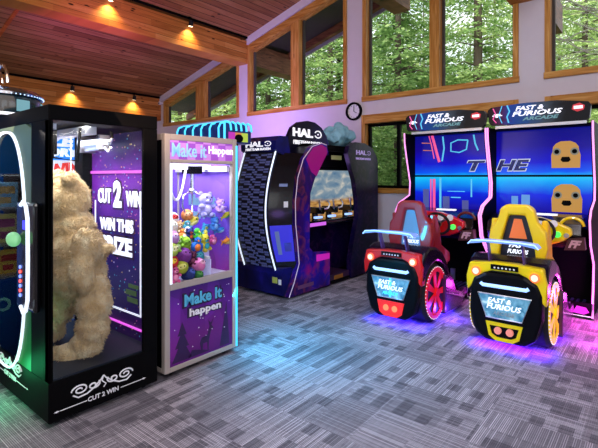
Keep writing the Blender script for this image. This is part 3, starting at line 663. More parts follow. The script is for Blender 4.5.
# prizes on its shelves
def gift(y, z, w, h, d, c, c2, label, x=-4.62):
    r = thing('prize_box', label, 'toy box', (x, y, z), 'boxed prizes on the shelves')
    MB().box(x-d/2, x+d/2, y-w/2, y+w/2, z, z+h).build('box', mat('carton_'+'_'.join(str(int(v*99)) for v in c), c, .5, emit=c, es=.7), r, bevel=.004)  # carton emission stands in for light on the prizes
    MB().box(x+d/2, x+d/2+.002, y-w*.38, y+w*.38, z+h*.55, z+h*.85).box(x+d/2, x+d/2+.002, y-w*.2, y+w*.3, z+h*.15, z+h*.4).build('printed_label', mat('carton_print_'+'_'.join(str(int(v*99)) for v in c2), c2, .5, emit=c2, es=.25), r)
GB = [(.93, .76, .17, .20, (.8, .55, .1), (.8, .1, .1), 'orange toy box with a red print on the bottom shelf of the blue machine'),
      (1.14, .76, .16, .22, (.1, .35, .75), (.9, .85, .2), 'blue toy box with a yellow print on the bottom shelf of the blue machine'),
      (1.42, .76, .18, .18, (.75, .1, .15), (.9, .9, .9), 'red toy box on the bottom shelf of the blue machine'),
      (.95, 1.04, .17, .25, (.85, .8, .3), (.8, .2, .5), 'yellow toy box with a pink print on the middle shelf of the blue machine'),
      (1.17, 1.04, .17, .26, (.75, .75, .7), (.8, .15, .15), 'white toy box with a red print on the middle shelf of the blue machine'),
      (1.44, 1.04, .18, .2, (.2, .6, .4), (.9, .9, .9), 'green toy box on the middle shelf of the blue machine'),
      (.95, 1.36, .18, .22, (.3, .6, .8), (.9, .6, .2), 'sky blue toy box on the top shelf of the blue machine'),
      (1.18, 1.36, .17, .20, (.8, .7, .55), (.2, .4, .8), 'cream toy box with a blue print on the top shelf of the blue machine')]
for a in GB: gift(*a[:3], a[3], .12, a[4], a[5], a[6])

# ================================================================== MAKE-IT-HAPPEN CLAW MACHINE
VB = printed('violet_back_print', [(0, srgb(50, 40, 130)), (.4, srgb(150, 40, 140)), (.6, srgb(120, 80, 215)), (1, srgb(160, 120, 240))], 2, .55, 0, .12, 0, 4)
mx0, mx1, my0, my1 = -3.95, -3.05, 2.03, 2.80
mi = thing('claw_machine', 'pale framed claw machine with a purple forest-and-deer front and piled plush toys', 'arcade machine', (-3.5, 2.42, 0))
g = MB(); t = .05
for y in (my0, my1-t): g.box(mx1-t, mx1, y, y+t, .05, 1.98)
for y in (my0, my1-t): g.box(mx0, mx0+t, y, y+t, .05, 1.98)
for z0, z1 in ((.05, .09), (.71, .765), (1.745, 1.775), (1.93, 1.98)): g.box(mx1-t, mx1, my0+t, my1-t, z0, z1)
g.box(mx0+t, mx1-t, my0, my0+.02, 1.93, 1.98).box(mx0+.02, mx1-.02, my0+.02, my1-.02, 1.94, 1.97).box(mx0+t, mx1-t, my0, my0+.04, .05, .09)
g.build('cabinet_frame', M['greyframe'], mi, bevel=.006)
MB().box(mx0+.05, mx1-.05, my0+.004, my0+.02, .09, 1.93).build('side_panel', M['black'], mi)
MB().box(mx0+.05, mx1-.05, my1-.02, my1-.004, .09, .74).box(mx0+.05, mx1-.05, my0+.02, my1-.02, .06, .08).build('side_panel', M['black'], mi)
MB().box(mx1-.03, mx1-.008, my0+t, my1-t, .09, .71).build('front_panel', M['mihprint'], mi)
MB().box(mx1-.03, mx1-.006, my0+t, my1-t, 1.775, 1.93).build('header_panel', M['mihhead'], mi)
MB().box(mx1-.02, mx1-.014, my0+t, my1-t, .765, 1.745).build('front_glass', M['glass'], mi)
MB().box(mx0+t, mx1-t, my1-.03, my1-.022, .74, 1.93).build('inner_side_panel', VB, mi)
MB().box(mx0+.02, mx1-.04, my0+.03, my1-.03, .72, .745).build('prize_floor', M['white'], mi)
MB().box(mx0+.02, mx0+.04, my0+.03, my1-.03, .745, 1.93).build('back_panel', VB, mi)
g = MB(); text(g, 'Make it', (mx0+.044, 2.30, 1.42), .40, .10, *XP, bold=.04); text(g, 'happen', (mx0+.044, 2.36, 1.29), .36, .08, *XP, bold=.04); text(g, 'Make it', (-3.52, my1-.034, 1.40), .42, .11, *YM, bold=.04); text(g, 'happen', (-3.50, my1-.034, 1.26), .36, .09, *YM, bold=.04); g.build('back_lettering', glow('sky_letters', (.3, .6, .95), .7), mi)
g = MB(); text(g, 'Make it', (mx1+.0, 2.27, 1.852), .35, .115, *XP, bold=.015, depth=.003); g.build('header_lettering_large', mat('sky_blue_letters', srgb(150, 205, 240), .4, emit=(.35, .65, .9), es=.4), mi)
g = MB(); text(g, 'Happen', (mx1+.0, 2.61, 1.856), .28, .09, *XP, bold=.012, depth=.003); g.build('header_lettering_small', M['letter_white'], mi)
g = MB(); text(g, 'Make It', (mx1-.004, 2.42, .60), .40, .10, *XP, bold=.03, depth=.003); g.build('front_lettering_blue', mat('teal_letters', srgb(80, 170, 205), .4, emit=(.1, .4, .6), es=.2), mi)
g = MB(); text(g, 'happen', (mx1-.004, 2.44, .48), .34, .085, *XP, bold=.03, depth=.003); g.build('front_lettering_white', M['print_white'], mi)
g = MB(); text(g, 'Make It', (mx1-.007, 2.42, .60), .44, .13, *XP, bold=.09, depth=.002); text(g, 'happen', (mx1-.007, 2.44, .48), .38, .115, *XP, bold=.09, depth=.002)
g.build('lettering_outline', mat('ink_violet', srgb(38, 12, 60), .5), mi)
g = MB(); F = MB
for poly in ([(2.10, .11), (2.16, .22), (2.13, .22), (2.18, .32), (2.155, .32), (2.20, .43), (2.245, .32), (2.22, .32), (2.27, .22), (2.24, .22), (2.30, .11)],
             [(2.60, .11), (2.68, .50), (2.715, .11)], [(2.26, .11), (2.30, .17), (2.44, .13), (2.5, .11)]): g.prism(poly, mx1-.0078, mx1-.0068, 'x')
g.prism([(2.38, .20), (2.40, .13), (2.41, .13), (2.415, .19), (2.46, .19), (2.465, .12), (2.475, .12), (2.48, .21), (2.50, .28), (2.53, .30), (2.505, .33), (2.53, .38), (2.50, .35), (2.47, .38), (2.485, .32), (2.46, .25), (2.40, .245)], mx1-.0075, mx1-.0062, 'x')
g.build('forest_and_deer_print', mat('deep_violet_print', srgb(50, 16, 78), .5), mi)
g = MB(); ss = random.Random(2)
for k in range(26): g.cyl((mx1-.0078, my0+.08+ss.random()*.6, .12+ss.random()*.56), (mx1-.005, my0, 0), .003, 6) if False else None
for k in range(26):
    y, z = my0+.08+ss.random()*.6, .12+ss.random()*.56; g.cyl((mx1-.0078, y, z), (mx1-.0055, y, z), ss.uniform(.003, .006), 6)
g.build('printed_snow', M['print_white'], mi)
# neon edges, bars, chute, gantry, claw
for x, y, nm in ((mx1+.004, my0+t+.006, 'whiteneon'), (mx1+.004, my1-.006, 'cyan')):
    MB().box(x-.012, x+.004, y-.008, y+.008, .765 if y < 2.4 else .06, 1.74 if y < 2.4 else 1.92).build('edge_light', M[nm], mi)
MB().box(-3.86, -3.80, 2.30, 2.34, .745, 1.90).box(-3.50, -3.46, 2.12, 2.15, .745, 1.74).build('inner_post', M['white'], mi)
MB().box(-3.9, -3.1, 2.08, 2.11, 1.68, 1.73).box(-3.9, -3.1, 2.72, 2.75, 1.68, 1.73).box(-3.42, -3.36, 2.08, 2.75, 1.70, 1.75).build('gantry_rail', M['white'], mi)
MB().box(-3.45, -3.33, 2.48, 2.62, 1.66, 1.73).build('claw_carriage', M['black'], mi)
cl = MB().cyl((-3.39, 2.55, 1.66), (-3.39, 2.55, 1.52), .022, 12).ball((-3.39, 2.55, 1.50), (.04, .04, .03), 12, 6).build('claw', M['chrome'], mi, smooth=True)
for k in range(3):
    a = k*2*PI/3+.4; c_, s_ = math.cos(a), math.sin(a)
    MB().tube([(-3.39+c_*r, 2.55+s_*r, z) for r, z in ((.02, 1.50), (.09, 1.46), (.10, 1.36), (.06, 1.27), (.03, 1.26))], .008, 6).build('claw_finger', M['chrome'], cl, smooth=True)
MB().tube([(-3.14-.012*k, 2.10+.021*k, 1.70-.27*(1-((k-8)/8)**2)) for k in range(17)], .011, 8).build('cable', M['white'], mi, smooth=True)
MB().tube([(-3.85, 2.12, 1.30), (-3.85, 2.55, 1.62)], .012, 8).build('blue_tube_light', M['cyan'], mi, smooth=True)
g = MB().box(-3.40, -3.09, 2.52, 2.53, .745, .90).box(-3.41, -3.40, 2.52, 2.76, .745, .90).build('chute_wall', mat('frosted_plastic', srgb(215, 215, 240), .25, emit=(.6, .6, 1), es=.15), mi)
MB().box(-3.41, -3.09, 2.50, 2.52, .90, .925).box(-3.43, -3.40, 2.50, 2.76, .90, .925).build('chute_rim', M['white'], mi)
for y in (my0+.1, my1-.1):
    for x in (mx0+.1, mx1-.08): MB().cyl((x-.012, y, .025), (x+.012, y, .025), .025, 14).box(x-.015, x+.015, y-.015, y+.015, .03, .06).build('caster', M['rubber'], mi)
light('claw_led', 'AREA', (-3.4, 2.35, 1.92), 17, (.88, .86, 1), .6, (-3.4, 2.35, 0), sy=.5)
light('claw_front_led', 'AREA', (-3.12, 2.12, 1.70), 5, (.95, .95, 1), .12, (-3.3, 2.3, .9), sy=.12)
light('cyan_edge_light', 'AREA', (-3.0, 2.84, .7), 55, (.02, .55, 1), .06, (-2.2, 3.6, 0), sy=1.5)

# plush toys in the pile
a39 = math.radians(39.4)
def at_x(px, py, X):
    u = (px-299)/440; dx = -math.sin(a39)+math.cos(a39)*u; dy = math.cos(a39)+math.sin(a39)*u; t = X/dx
    return (X, dy*t, 1.63+(177-py)/440*t)
def plush(p, r, c, c2, kind, label, rz=0, tilt=0):
    nm = {'bear': 'plush_bear', 'fish': 'plush_fish', 'ball': 'plush_ball', 'bird': 'plush_bird', 'doll': 'plush_doll'}[kind]
    o = thing(nm, label, 'plush toy', p, 'plush toys piled in the claw machine')
    o.rotation_euler = (tilt, tilt*.6, rz)
    key = 'felt_%d_%d_%d' % tuple(int(v*200) for v in c); k2 = 'felt_%d_%d_%d' % tuple(int(v*200) for v in c2)
    m1 = mat(key, c, .9, bump=.5, bscale=90, var=.12, vscale=30); m2 = mat(k2, c2, .9, bump=.5, bscale=90, var=.12, vscale=30)
    b = MB()
    def P(mb, n, m): o2 = mb.build(n, m, None, smooth=True, org=None); o2.parent = o; return o2
    if kind in ('bear', 'doll'):
        b.ball((0, 0, -.35*r), (.62*r, .55*r, .6*r)).ball((.08*r, 0, .45*r), (.55*r, .6*r, .5*r))
        for s in (-1, 1):
            b.ball((0, s*.42*r, .88*r), (.14*r, .2*r, .2*r), 8, 6).ball((.35*r, s*.5*r, -.1*r), (.4*r, .18*r, .2*r), 10, 6).ball((.42*r, s*.32*r, -.75*r), (.4*r, .22*r, .22*r), 10, 6)
        P(b, 'body', m1); P(MB().ball((.5*r, 0, .33*r), (.22*r, .26*r, .2*r), 10, 6).ball((.45*r, 0, -.35*r), (.22*r, .34*r, .38*r), 10, 6), 'muzzle_and_belly', m2)
        P(MB().ball((.58*r, -.2*r, .62*r), .07*r, 6, 4).ball((.58*r, .2*r, .62*r), .07*r, 6, 4).ball((.72*r, 0, .4*r), .07*r, 6, 4), 'face', M['black'])
    elif kind == 'ball':
        P(b.ball((0, 0, 0), r, 18, 12), 'body', m1); P(MB().ball((.45*r, 0, .25*r), (.62*r, .7*r, .5*r), 12, 8), 'patch', m2)
        P(MB().ball((1.0*r, -.25*r, .4*r), .09*r, 6, 4).ball((1.0*r, .25*r, .4*r), .09*r, 6, 4), 'face', M['black'])
    elif kind == 'fish':
        b.ball((0, 0, 0), (.45*r, r, .55*r), 16, 10).prism([(-.8*r, 0), (-1.5*r, .55*r), (-1.3*r, 0), (-1.5*r, -.55*r)], -.08*r, .08*r, 'x').prism([(-.2*r, .45*r), (.3*r, .5*r), (-.1*r, .95*r)], -.06*r, .06*r, 'x')
        P(b, 'body', m1); P(MB().ball((.12*r, .1*r, -.2*r), (.38*r, .8*r, .38*r), 12, 8), 'belly', m2); P(MB().ball((.38*r, .62*r, .15*r), .09*r, 6, 4), 'eye', M['black'])
    elif kind == 'bird':
        b.ball((0, 0, -.1*r), (.7*r, .65*r, .85*r)).ball((.1*r, 0, .7*r), (.45*r, .45*r, .42*r), 12, 8).ball((0, .62*r, -.1*r), (.35*r, .15*r, .55*r), 10, 6).ball((0, -.62*r, -.1*r), (.35*r, .15*r, .55*r), 10, 6)
        P(b, 'body', m1); P(MB().cyl((.45*r, 0, .7*r), (.85*r, 0, .6*r), .16*r, 8, .02*r).ball((.5*r, 0, -.15*r), (.28*r, .4*r, .5*r), 10, 6), 'beak_and_breast', m2)
        P(MB().ball((.48*r, -.18*r, .82*r), .07*r, 6, 4).ball((.48*r, .18*r, .82*r), .07*r, 6, 4), 'eye', M['black'])
    return o
PT = [  # px, py, X, r, colour, second colour, kind, label
 (172, 219, -3.30, .055, (235, 225, 225), (215, 60, 60), 'ball', 'white and red round plush at the top left of the pile'),
 (187, 215, -3.42, .05, (235, 140, 70), (245, 190, 140), 'ball', 'small orange round plush behind the top of the pile'),
 (191, 221, -3.42, .07, (235, 215, 70), (250, 240, 150), 'fish', 'yellow banana-shaped plush near the top of the pile'),
 (170, 228, -3.22, .06, (240, 225, 195), (250, 240, 220), 'ball', 'cream round plush under the white and red one'),
 (178, 229, -3.25, .062, (205, 165, 125), (230, 205, 175), 'bear', 'tan plush bear high in the pile'),
 (187, 228, -3.32, .055, (60, 150, 160), (235, 235, 235), 'bird', 'teal plush bird high in the pile'),
 (172, 238, -3.15, .055, (210, 140, 215), (235, 190, 235), 'ball', 'lilac round plush against the glass at the left of the pile'),
 (182, 236, -3.20, .05, (235, 130, 50), (245, 235, 220), 'bird', 'orange and white plush bird in the upper pile'),
 (177, 244, -3.15, .065, (150, 205, 60), (215, 235, 160), 'bear', 'lime green plush bear with a pale belly at the left of the pile'),
 (184, 243, -3.18, .055, (165, 215, 50), (120, 170, 40), 'ball', 'bright lime round plush in the middle of the pile'),
 (197, 236, -3.22, .06, (70, 190, 60), (200, 230, 80), 'bird', 'bright green plush bird at the right of the pile'),
 (190, 234, -3.24, .05, (35, 50, 120), (210, 90, 40), 'bear', 'navy plush bear between the teal and green birds'),
 (197, 246, -3.17, .062, (40, 110, 205), (235, 130, 50), 'bird', 'blue plush bird with an orange beak at the right of the pile'),
 (171, 250, -3.12, .055, (195, 220, 90), (235, 240, 180), 'ball', 'yellow-green round plush against the glass at the far left'),
 (183, 256, -3.12, .065, (110, 40, 130), (150, 80, 170), 'ball', 'purple round plush in the lower middle of the pile'),
 (192, 258, -3.14, .055, (95, 25, 60), (140, 60, 90), 'bear', 'maroon plush bear beside the purple one'),
 (171, 262, -3.12, .055, (215, 40, 45), (240, 200, 60), 'ball', 'red round plush at the lower left'),
 (181, 267, -3.10, .055, (165, 175, 50), (215, 215, 120), 'ball', 'olive yellow round plush low in the pile'),
 (198, 265, -3.12, .058, (225, 120, 180), (245, 180, 210), 'ball', 'pink round plush low at the right of the pile'),
 (174, 274, -3.105, .066, (220, 90, 150), (240, 150, 190), 'bear', 'hot pink plush bear at the bottom left against the glass'),
 (198, 256, -3.18, .05, (40, 150, 160), (90, 200, 200), 'ball', 'teal round plush above the pink one'),
 (188, 274, -3.11, .055, (30, 45, 110), (70, 90, 170), 'ball', 'dark blue round plush at the bottom of the pile'),
 (197, 275, -3.11, .05, (35, 105, 50), (90, 160, 80), 'ball', 'dark green round plush at the bottom right of the pile'),
 (204, 242, -3.26, .075, (235, 220, 60), (60, 190, 200), 'doll', 'tall yellow plush doll with a teal belly at the right edge of the pile'),
 (205, 230, -3.35, .055, (70, 180, 220), (240, 240, 120), 'bear', 'sky blue plush bear behind the yellow doll'),
 (178, 252, -3.20, .05, (90, 60, 150), (150, 120, 200), 'ball', 'violet round plush behind the lime ones'),
 (192, 248, -3.24, .05, (235, 170, 60), (245, 220, 150), 'ball', 'amber round plush behind the blue bird'),
 (190, 266, -3.18, .05, (60, 30, 40), (110, 60, 60), 'ball', 'dark brown round plush behind the maroon bear'),
 (205, 205, -3.27, .105, (165, 160, 225), (205, 200, 245), 'doll', 'big lavender plush doll leaning on the back of the claw machine'),
 (220, 206, -3.155, .062, (190, 150, 225), (225, 205, 245), 'bear', 'big pale purple plush bear under the claw'),
 (214, 224, -3.20, .062, (60, 130, 220), (130, 190, 240), 'bear', 'big bright blue plush bear behind the pile'),
 (226, 215, -3.125, .04, (220, 215, 60), (70, 190, 80), 'fish', 'yellow and green plush fish under the claw'),
 (220, 230, -3.165, .04, (50, 140, 225), (140, 200, 240), 'fish', 'bright blue plush fish beside the chute'),
 (227, 241, -3.115, .045, (240, 150, 50), (250, 210, 120), 'fish', 'orange plush fish beside the right glass'),
 (213, 240, -3.20, .045, (215, 80, 150), (240, 160, 200), 'bird', 'rose plush bird behind the chute')]
pr = random.Random(9)
for px, py, X, r, c, c2, kd, lb in PT:
    plush(at_x(px, py, X), r*1.12, srgb(*c), srgb(*c2), kd, lb, pr.uniform(-.5, .4) if kd != 'fish' else pr.uniform(-.3, .3), pr.uniform(-.3, .3) if kd != 'fish' else pr.uniform(.0, .6))
# ================================================================== TWO-SEAT SHOOTING CABIN
hm = thing('shooter_cabin', 'dark violet open-sided shooting game cabin with a tyre-track side and desert screen', 'arcade machine', (-4.3, 5.6, 0))
def artwork(name, cols, sc, emit=.0, patch=.5, rough=.3):
    b = NB(name); n1 = b.noise(b.scale((sc, sc, sc*.7)), 1, 6, .8); n2 = b.noise(b.scale((sc*3, sc*3, sc*3), (4, 2, 1)), 1, 5, 1.5)
    c = b.ramp(n1, [(.28, cols[0]), (.45, cols[1]), (.58, cols[2]), (.72, cols[3])])
    c = b.mix(b.ramp(n2, [(.5, (0, 0, 0)), (.62, (1, 1, 1))]), c, b.mix(patch, c, cols[4])); return b.done(c, rough, emit=c if emit else None, es=emit)
M['wing'] = artwork('violet_battle_print', (srgb(20, 4, 40), srgb(44, 12, 96), srgb(30, 20, 150), srgb(170, 20, 110), srgb(170, 70, 60)), 1.7, .10, .30)
M['wing2'] = artwork('dark_violet_print', (srgb(2, 1, 14), srgb(10, 4, 38), srgb(10, 5, 52), srgb(36, 8, 60), srgb(90, 50, 100)), 2.4, .03, .2)
M['navy'] = artwork('navy_print', (srgb(6, 8, 40), srgb(12, 14, 80), srgb(20, 22, 110), srgb(40, 30, 150), srgb(20, 20, 70)), 1.5, .06, .4)
def logo(mb, c, w, h, right, up, depth=.004, bold=.03):
    """HAL and a ring with a gap"""
    r = Vector(right).normalized(); u = Vector(up).normalized(); c = Vector(c)
    text(mb, 'HAL', c-r*(w*.14), w*.68, h, right, up, bold=bold, depth=depth)
    o = c+r*(w*.38); n = r.cross(u)
    pts = [(o+r*(w*.115*math.cos(a))+u*(h*.42*math.sin(a))+n*.002) for a in [math.radians(205+310*k/20) for k in range(21)]]
    mb.tube([tuple(p) for p in pts], h*.075, 6); mb.ball(tuple(o+n*.002), h*.1, 8, 6)
    return mb
E_ = [(4.42, .03), (4.52, .2), (4.63, .45), (4.60, .7), (4.555, 1.0), (4.55, 1.3), (4.60, 1.62), (4.72, 1.88), (4.92, 2.06), (5.14, 2.12), (5.27, 2.10)]
I_ = [(5.30, 2.0), (5.17, 1.86), (4.99, 1.62), (4.88, 1.4), (4.86, .64), (4.96, .56), (5.35, .52), (5.35, .03)]
wg = MB().prism(E_+I_, -3.88, -3.80, 'x').build('front_wing', M['wing'], hm)
MB().tube([(-3.80, y, z) for y, z in E_], .006, 6).build('white_edge_strip', mat('pinkish_edge', srgb(200, 170, 190), .5, emit=(.7, .6, .8), es=.35), wg, smooth=True)
MB().prism([(5.02, .42), (5.34, .42), (5.34, .5), (5.02, .52)], -3.80, -3.797, 'x').build('magenta_patch', glow('magenta_print', (.8, .02, .6), .45, (.4, .02, .3)), wg)
MB().prism([(4.78, 1.88), (4.95, 2.05), (5.14, 2.10), (5.26, 2.06), (5.28, 1.98), (5.12, 1.78), (5.02, 1.64), (4.9, 1.7)], -3.80, -3.797, 'x').build('magenta_crown', glow('crimson_print', (.45, .0, .24), .22, (.28, .0, .15)), wg)
MB().box(-3.80, -3.797, 4.60, 4.95, .10, .15).build('silver_plate', mat('mauve_plate', srgb(120, 70, 110), .5), wg)
g = MB(); wr = random.Random(4)
R_ = [(5.92, .03), (5.93, .35), (6.04, .7), (6.13, .95), (6.12, 1.25), (6.04, 1.58), (5.92, 1.82), (5.84, 2.0), (5.88, 2.12), (6.05, 2.19), (6.35, 2.19), (6.6, 2.12), (6.74, 2.0), (6.79, 1.88), (6.79, .03)]
w2 = MB().prism(R_, -3.88, -3.80, 'x').build('front_wing', M['wing2'], hm)
g = MB(); logo(g, (-3.796, 6.30, 2.03), .46, .075, (0, 1, 0), (0, 0, 1)); text(g, 'FIRETEAM RAVEN', (-3.797, 6.30, 1.93), .46, .035, *XP, bold=.02); g.build('wing_lettering', mat('lilac_letters', srgb(190, 170, 225), .5, emit=(.4, .3, .7), es=.3), w2)
sw = [(y, z) for y, z in E_]+[(5.2, 2.0), (4.95, 1.95), (4.75, 1.7), (4.70, 1.3), (4.72, .6), (4.72, .03)]
MB().prism(sw, -4.78, -3.88, 'x').build('side_wall', mat('cabin_black_blue', (.004, .004, .014), .3), hm)
MB().box(-4.78, -3.88, 6.70, 6.78, .03, 2.1).box(-4.78, -4.72, 4.75, 6.7, .03, 2.1).box(-4.78, -3.95, 5.0, 6.74, 2.06, 2.12).box(-4.78, -3.82, 4.8, 6.74, .03, .07).build('cabin_shell', M['black'], hm)
MB().box(-3.97, -3.93, 5.25, 6.0, 2.03, 2.12).box(-4.28, -4.20, 5.0, 6.74, 1.80, 2.06).build('top_fascia', M['black'], hm)
MB().box(-4.19, -4.17, 5.3, 6.6, 2.075, 2.11).build('light_bar', glow('pale_cyan_bar', (.6, .95, 1), 1.0), hm)
MB().box(-4.20, -4.195, 5.95, 6.25, 1.92, 1.99).build('fascia_sticker', mat('yellow_white_sticker', srgb(190, 200, 120), .5, emit=(.5, .5, .2), es=.2), hm)
# screen
b = NB('battlefield_screen'); o = b.sep(); z = b.math('ADD', o[2], b.math('MULTIPLY', b.math('SUBTRACT', b.noise(b.scale((1, 2, 6)), 1.5, 4), .5), .10))
cloud = b.noise(b.scale((1, 2.2, 5)), 1.6, 6, .6); sky = b.ramp(cloud, [(.3, srgb(86, 126, 160)), (.5, srgb(140, 162, 178)), (.7, srgb(218, 214, 202))])
gnd = b.ramp(b.noise(b.scale((1, 3, 12)), 1.5, 5), [(.35, srgb(120, 80, 50)), (.5, srgb(205, 150, 80)), (.65, srgb(235, 190, 120))])
sc = b.mix(b.ramp(z, [(.0, (0, 0, 0)), (1, (1, 1, 1))]), gnd, sky)
msk = b.math('MULTIPLY', b.math('SUBTRACT', z, 1.22), 14, clamp=True); sc = b.mix(msk, gnd, sky); b.done((0, 0, 0), .3, emit=sc, es=.8)
MB().box(-4.31, -4.24, 5.0, 6.73, .92, 1.80).build('screen_bezel', M['black'], hm)
MB().box(-4.24, -4.235, 5.05, 6.72, .97, 1.74).build('screen', b.m, hm)
# control shelf, guns, lower panel
MB().box(-4.31, -3.95, 4.80, 6.70, .90, .98).build('control_shelf', M['blackgloss'], hm, bevel=.01)
MB().box(-3.95, -3.94, 4.9, 5.45, .90, .95).build('pink_strip_light', glow('violet_strip', (.75, .15, .95), .9), hm)
MB().box(-3.95, -3.94, 5.5, 6.68, .93, .95).build('shelf_edge_trim', mat('pinkish_metal', srgb(170, 130, 140), .4, 1), hm)
MB().box(-4.25, -4.2, 4.78, 6.70, .1, .9).build('lower_panel', M['wing2'], hm)
MB().box(-4.7, -3.83, 5.35, 5.92, .03, .15).build('step', mat('purple_step', srgb(54, 24, 58), .5), hm)
MB().box(-3.83, -3.827, 5.5, 5.74, .05, .13).build('step_sticker', mat('amber_sticker', srgb(170, 110, 30), .5), hm)
for yc in (5.36, 5.72, 6.2):
    gn = MB().cyl((-4.09, yc, .98), (-4.09, yc, 1.07), .05, 14).box(-4.2, -3.93, yc-.045, yc+.045, 1.07, 1.17).build('mounted_gun', M['blackgloss'], hm, bevel=.012)
    MB().cyl((-4.232, yc, 1.13), (-4.19, yc, 1.13), .022, 12).build('barrel', M['rubber'], gn)
    MB().tube([(-3.95, yc-.045, 1.14), (-3.91, yc-.11, 1.16), (-3.90, yc-.13, 1.22), (-3.93, yc-.10, 1.28)], .013, 8).tube([(-3.95, yc+.045, 1.14), (-3.91, yc+.11, 1.16), (-3.90, yc+.13, 1.22), (-3.93, yc+.10, 1.28)], .013, 8).build('grip', M['steel'], gn, smooth=True)
    MB().box(-4.05, -4.0, yc-.08, yc+.08, 1.0, 1.03).build('status_light', M['blueneon'], gn)
MB().box(-3.98, -3.94, 6.3, 6.46, .90, 1.1).build('card_reader', M['black'], hm, bevel=.01)
MB().box(-3.94, -3.936, 6.33, 6.43, .98, 1.07).build('reader_display', glow('pale_display', (.5, .7, .8), .5), hm)
# domed sign behind the near wing
sg = [(4.74, 1.98), (4.76, 2.22), (4.84, 2.35), (5.0, 2.44), (5.2, 2.475), (5.38, 2.465), (5.55, 2.40), (5.68, 2.28), (5.74, 2.12), (5.74, 1.98)]
ds = MB().prism(sg, -4.16, -4.10, 'x').build('domed_sign', printed('indigo_sign_print', [(0, srgb(8, 6, 30)), (.4, srgb(20, 10, 70)), (.7, srgb(40, 20, 190)), (1, srgb(14, 8, 50))], 1, .9, -.05+.9*.45, .2), hm)
g = MB(); logo(g, (-4.094, 5.18, 2.285), .70, .125, (0, 1, .0), (0, 0, 1), bold=.045); text(g, 'FIRETEAM RAVEN', (-4.096, 5.20, 2.14), .68, .06, *XP, bold=.03); g.build('sign_lettering', M['letter_white'], ds)
# tyre-like track band on the camera side, with its header
def tb(z): return 4.42-.20*math.sin(PI*max(0, min(1, (z-.36)/1.62)))
zs = [.36+1.62*k/24 for k in range(25)]
tr = MB().prism([(tb(z), z) for z in zs]+[(4.66, 1.98), (4.66, .36)], -4.64, -4.02, 'x').build('track_band', mat('dark_blue_band', srgb(10, 12, 34), .5), hm)
g = MB()
for k in range(46):
    z = .39+k*.034; y = tb(z+.012)
    for j, (a_, w_) in enumerate(((-4.58, .07), (-4.49, .10), (-4.38, .035), (-4.33, .035), (-4.28, .10), (-4.16, .07))):
        if (k+j) % 3 == 0: continue
        g.box(a_, a_+w_, y-.012, y+.02, z+.006*(j % 2), z+.024+.006*(j % 2))
g.build('track_lugs', mat('slate_blue_lugs', srgb(96, 106, 160), .5, emit=(.1, .12, .35), es=.15), tr)
for x in (-4.635, -4.03): MB().tube([(x, tb(z)-.012, z) for z in zs], .011, 6).build('edge_light', M['whiteneon'], tr, smooth=True)
hd2 = MB().prism([(4.488, 1.94), (4.36, 2.0), (4.36, 2.12), (4.44, 2.19), (4.6, 2.19), (4.66, 1.94)], -4.66, -3.98, 'x').build('band_header', M['navy'], hm)
g = MB(); logo(g, (-4.32, 4.357, 2.085), .50, .075, (1, 0, 0), (0, 0, 1), bold=.035); text(g, 'FIRETEAM RAVEN', (-4.32, 4.358, 2.015), .48, .035, *YM, bold=.02); g.build('header_lettering', M['letter_white'], hd2)
bp_ = MB().prism([(4.40, .04), (4.37, .32), (4.42, .40), (4.66, .40), (4.66, .04)], -4.80, -3.89, 'x').build('base_skirt', M['navy'], hm)
MB().box(-4.06, -3.97, 4.372, 4.377, .20, .28).build('yellow_sticker', mat('yellow_sticker', srgb(190, 200, 90), .5, emit=(.5, .5, .1), es=.1), bp_)
MB().box(-3.95, -3.90, 4.372, 4.377, .19, .26).build('white_sticker', M['print_white'], bp_)
def ey(z):
    for (y0_, z0_), (y1_, z1_) in zip(E_, E_[1:]):
        if z0_ <= z <= z1_: return y0_+(y1_-y0_)*(z-z0_)/(z1_-z0_)
    return E_[-1][0]
def slant(z0_, z1_, xa, xb, off, n=16):
    """strip of the side between the track band (left) and the wing (right), following both curves"""
    xL, xR = -4.02, -3.85; vs = []
    for k in range(n+1):
        z = z0_+(z1_-z0_)*k/n; yL, yR = tb(z)+.03, ey(z)+.01
        for x in (xa, xb):
            f = (x-xL)/(xR-xL); y = yL+(yR-yL)*f; vs += [(x+off*.7, y-off, z), (x+off*.7-.02, y-off+.02, z)]
    m = MB(); fs = []
    for k in range(n):
        a = k*4; b_ = a+4; fs += [(a, a+2, b_+2, b_), (a+1, b_+1, b_+3, a+3), (a, b_, b_+1, a+1), (a+2, a+3, b_+3, b_+2)]
    fs += [(0, 1, 3, 2), (n*4, n*4+2, n*4+3, n*4+1)]
    return m.add(vs, fs)
dp_ = slant(.38, 1.96, -4.03, -3.85, 0).build('side_door', M['blackgloss'], hm, smooth=True)
slant(.48, .98, -4.015, -3.862, .006).build('blue_poster', glow('electric_blue_print', (.05, .04, .75), .5, (.03, .03, .45)), dp_, smooth=True)
slant(1.22, 1.30, -3.915, -3.885, .006, 3).build('printed_shield', M['print_white'], dp_)
slant(1.50, 1.54, -3.96, -3.90, .006, 2).build('printed_lines', mat('pale_blue_print', srgb(130, 150, 200), .5), dp_)
slant(.58, .90, -3.985, -3.955, .010, 6).build('printed_figure', MATS['pale_blue_print'], dp_)
slant(.62, .74, -3.93, -3.88, .010, 3).build('printed_lines', mat('dim_blue_print', srgb(70, 80, 190), .5), dp_)
for x, y in ((-3.9, 4.5), (-4.7, 4.5), (-3.9, 6.6), (-4.7, 6.6)): MB().cyl((x-.015, y, .028), (x+.015, y, .028), .028, 14).build('caster', M['rubber'], hm)
light('cabin_lamp', 'POINT', (-4.0, 5.7, 1.75), 2.5, (.6, .35, 1), .1)
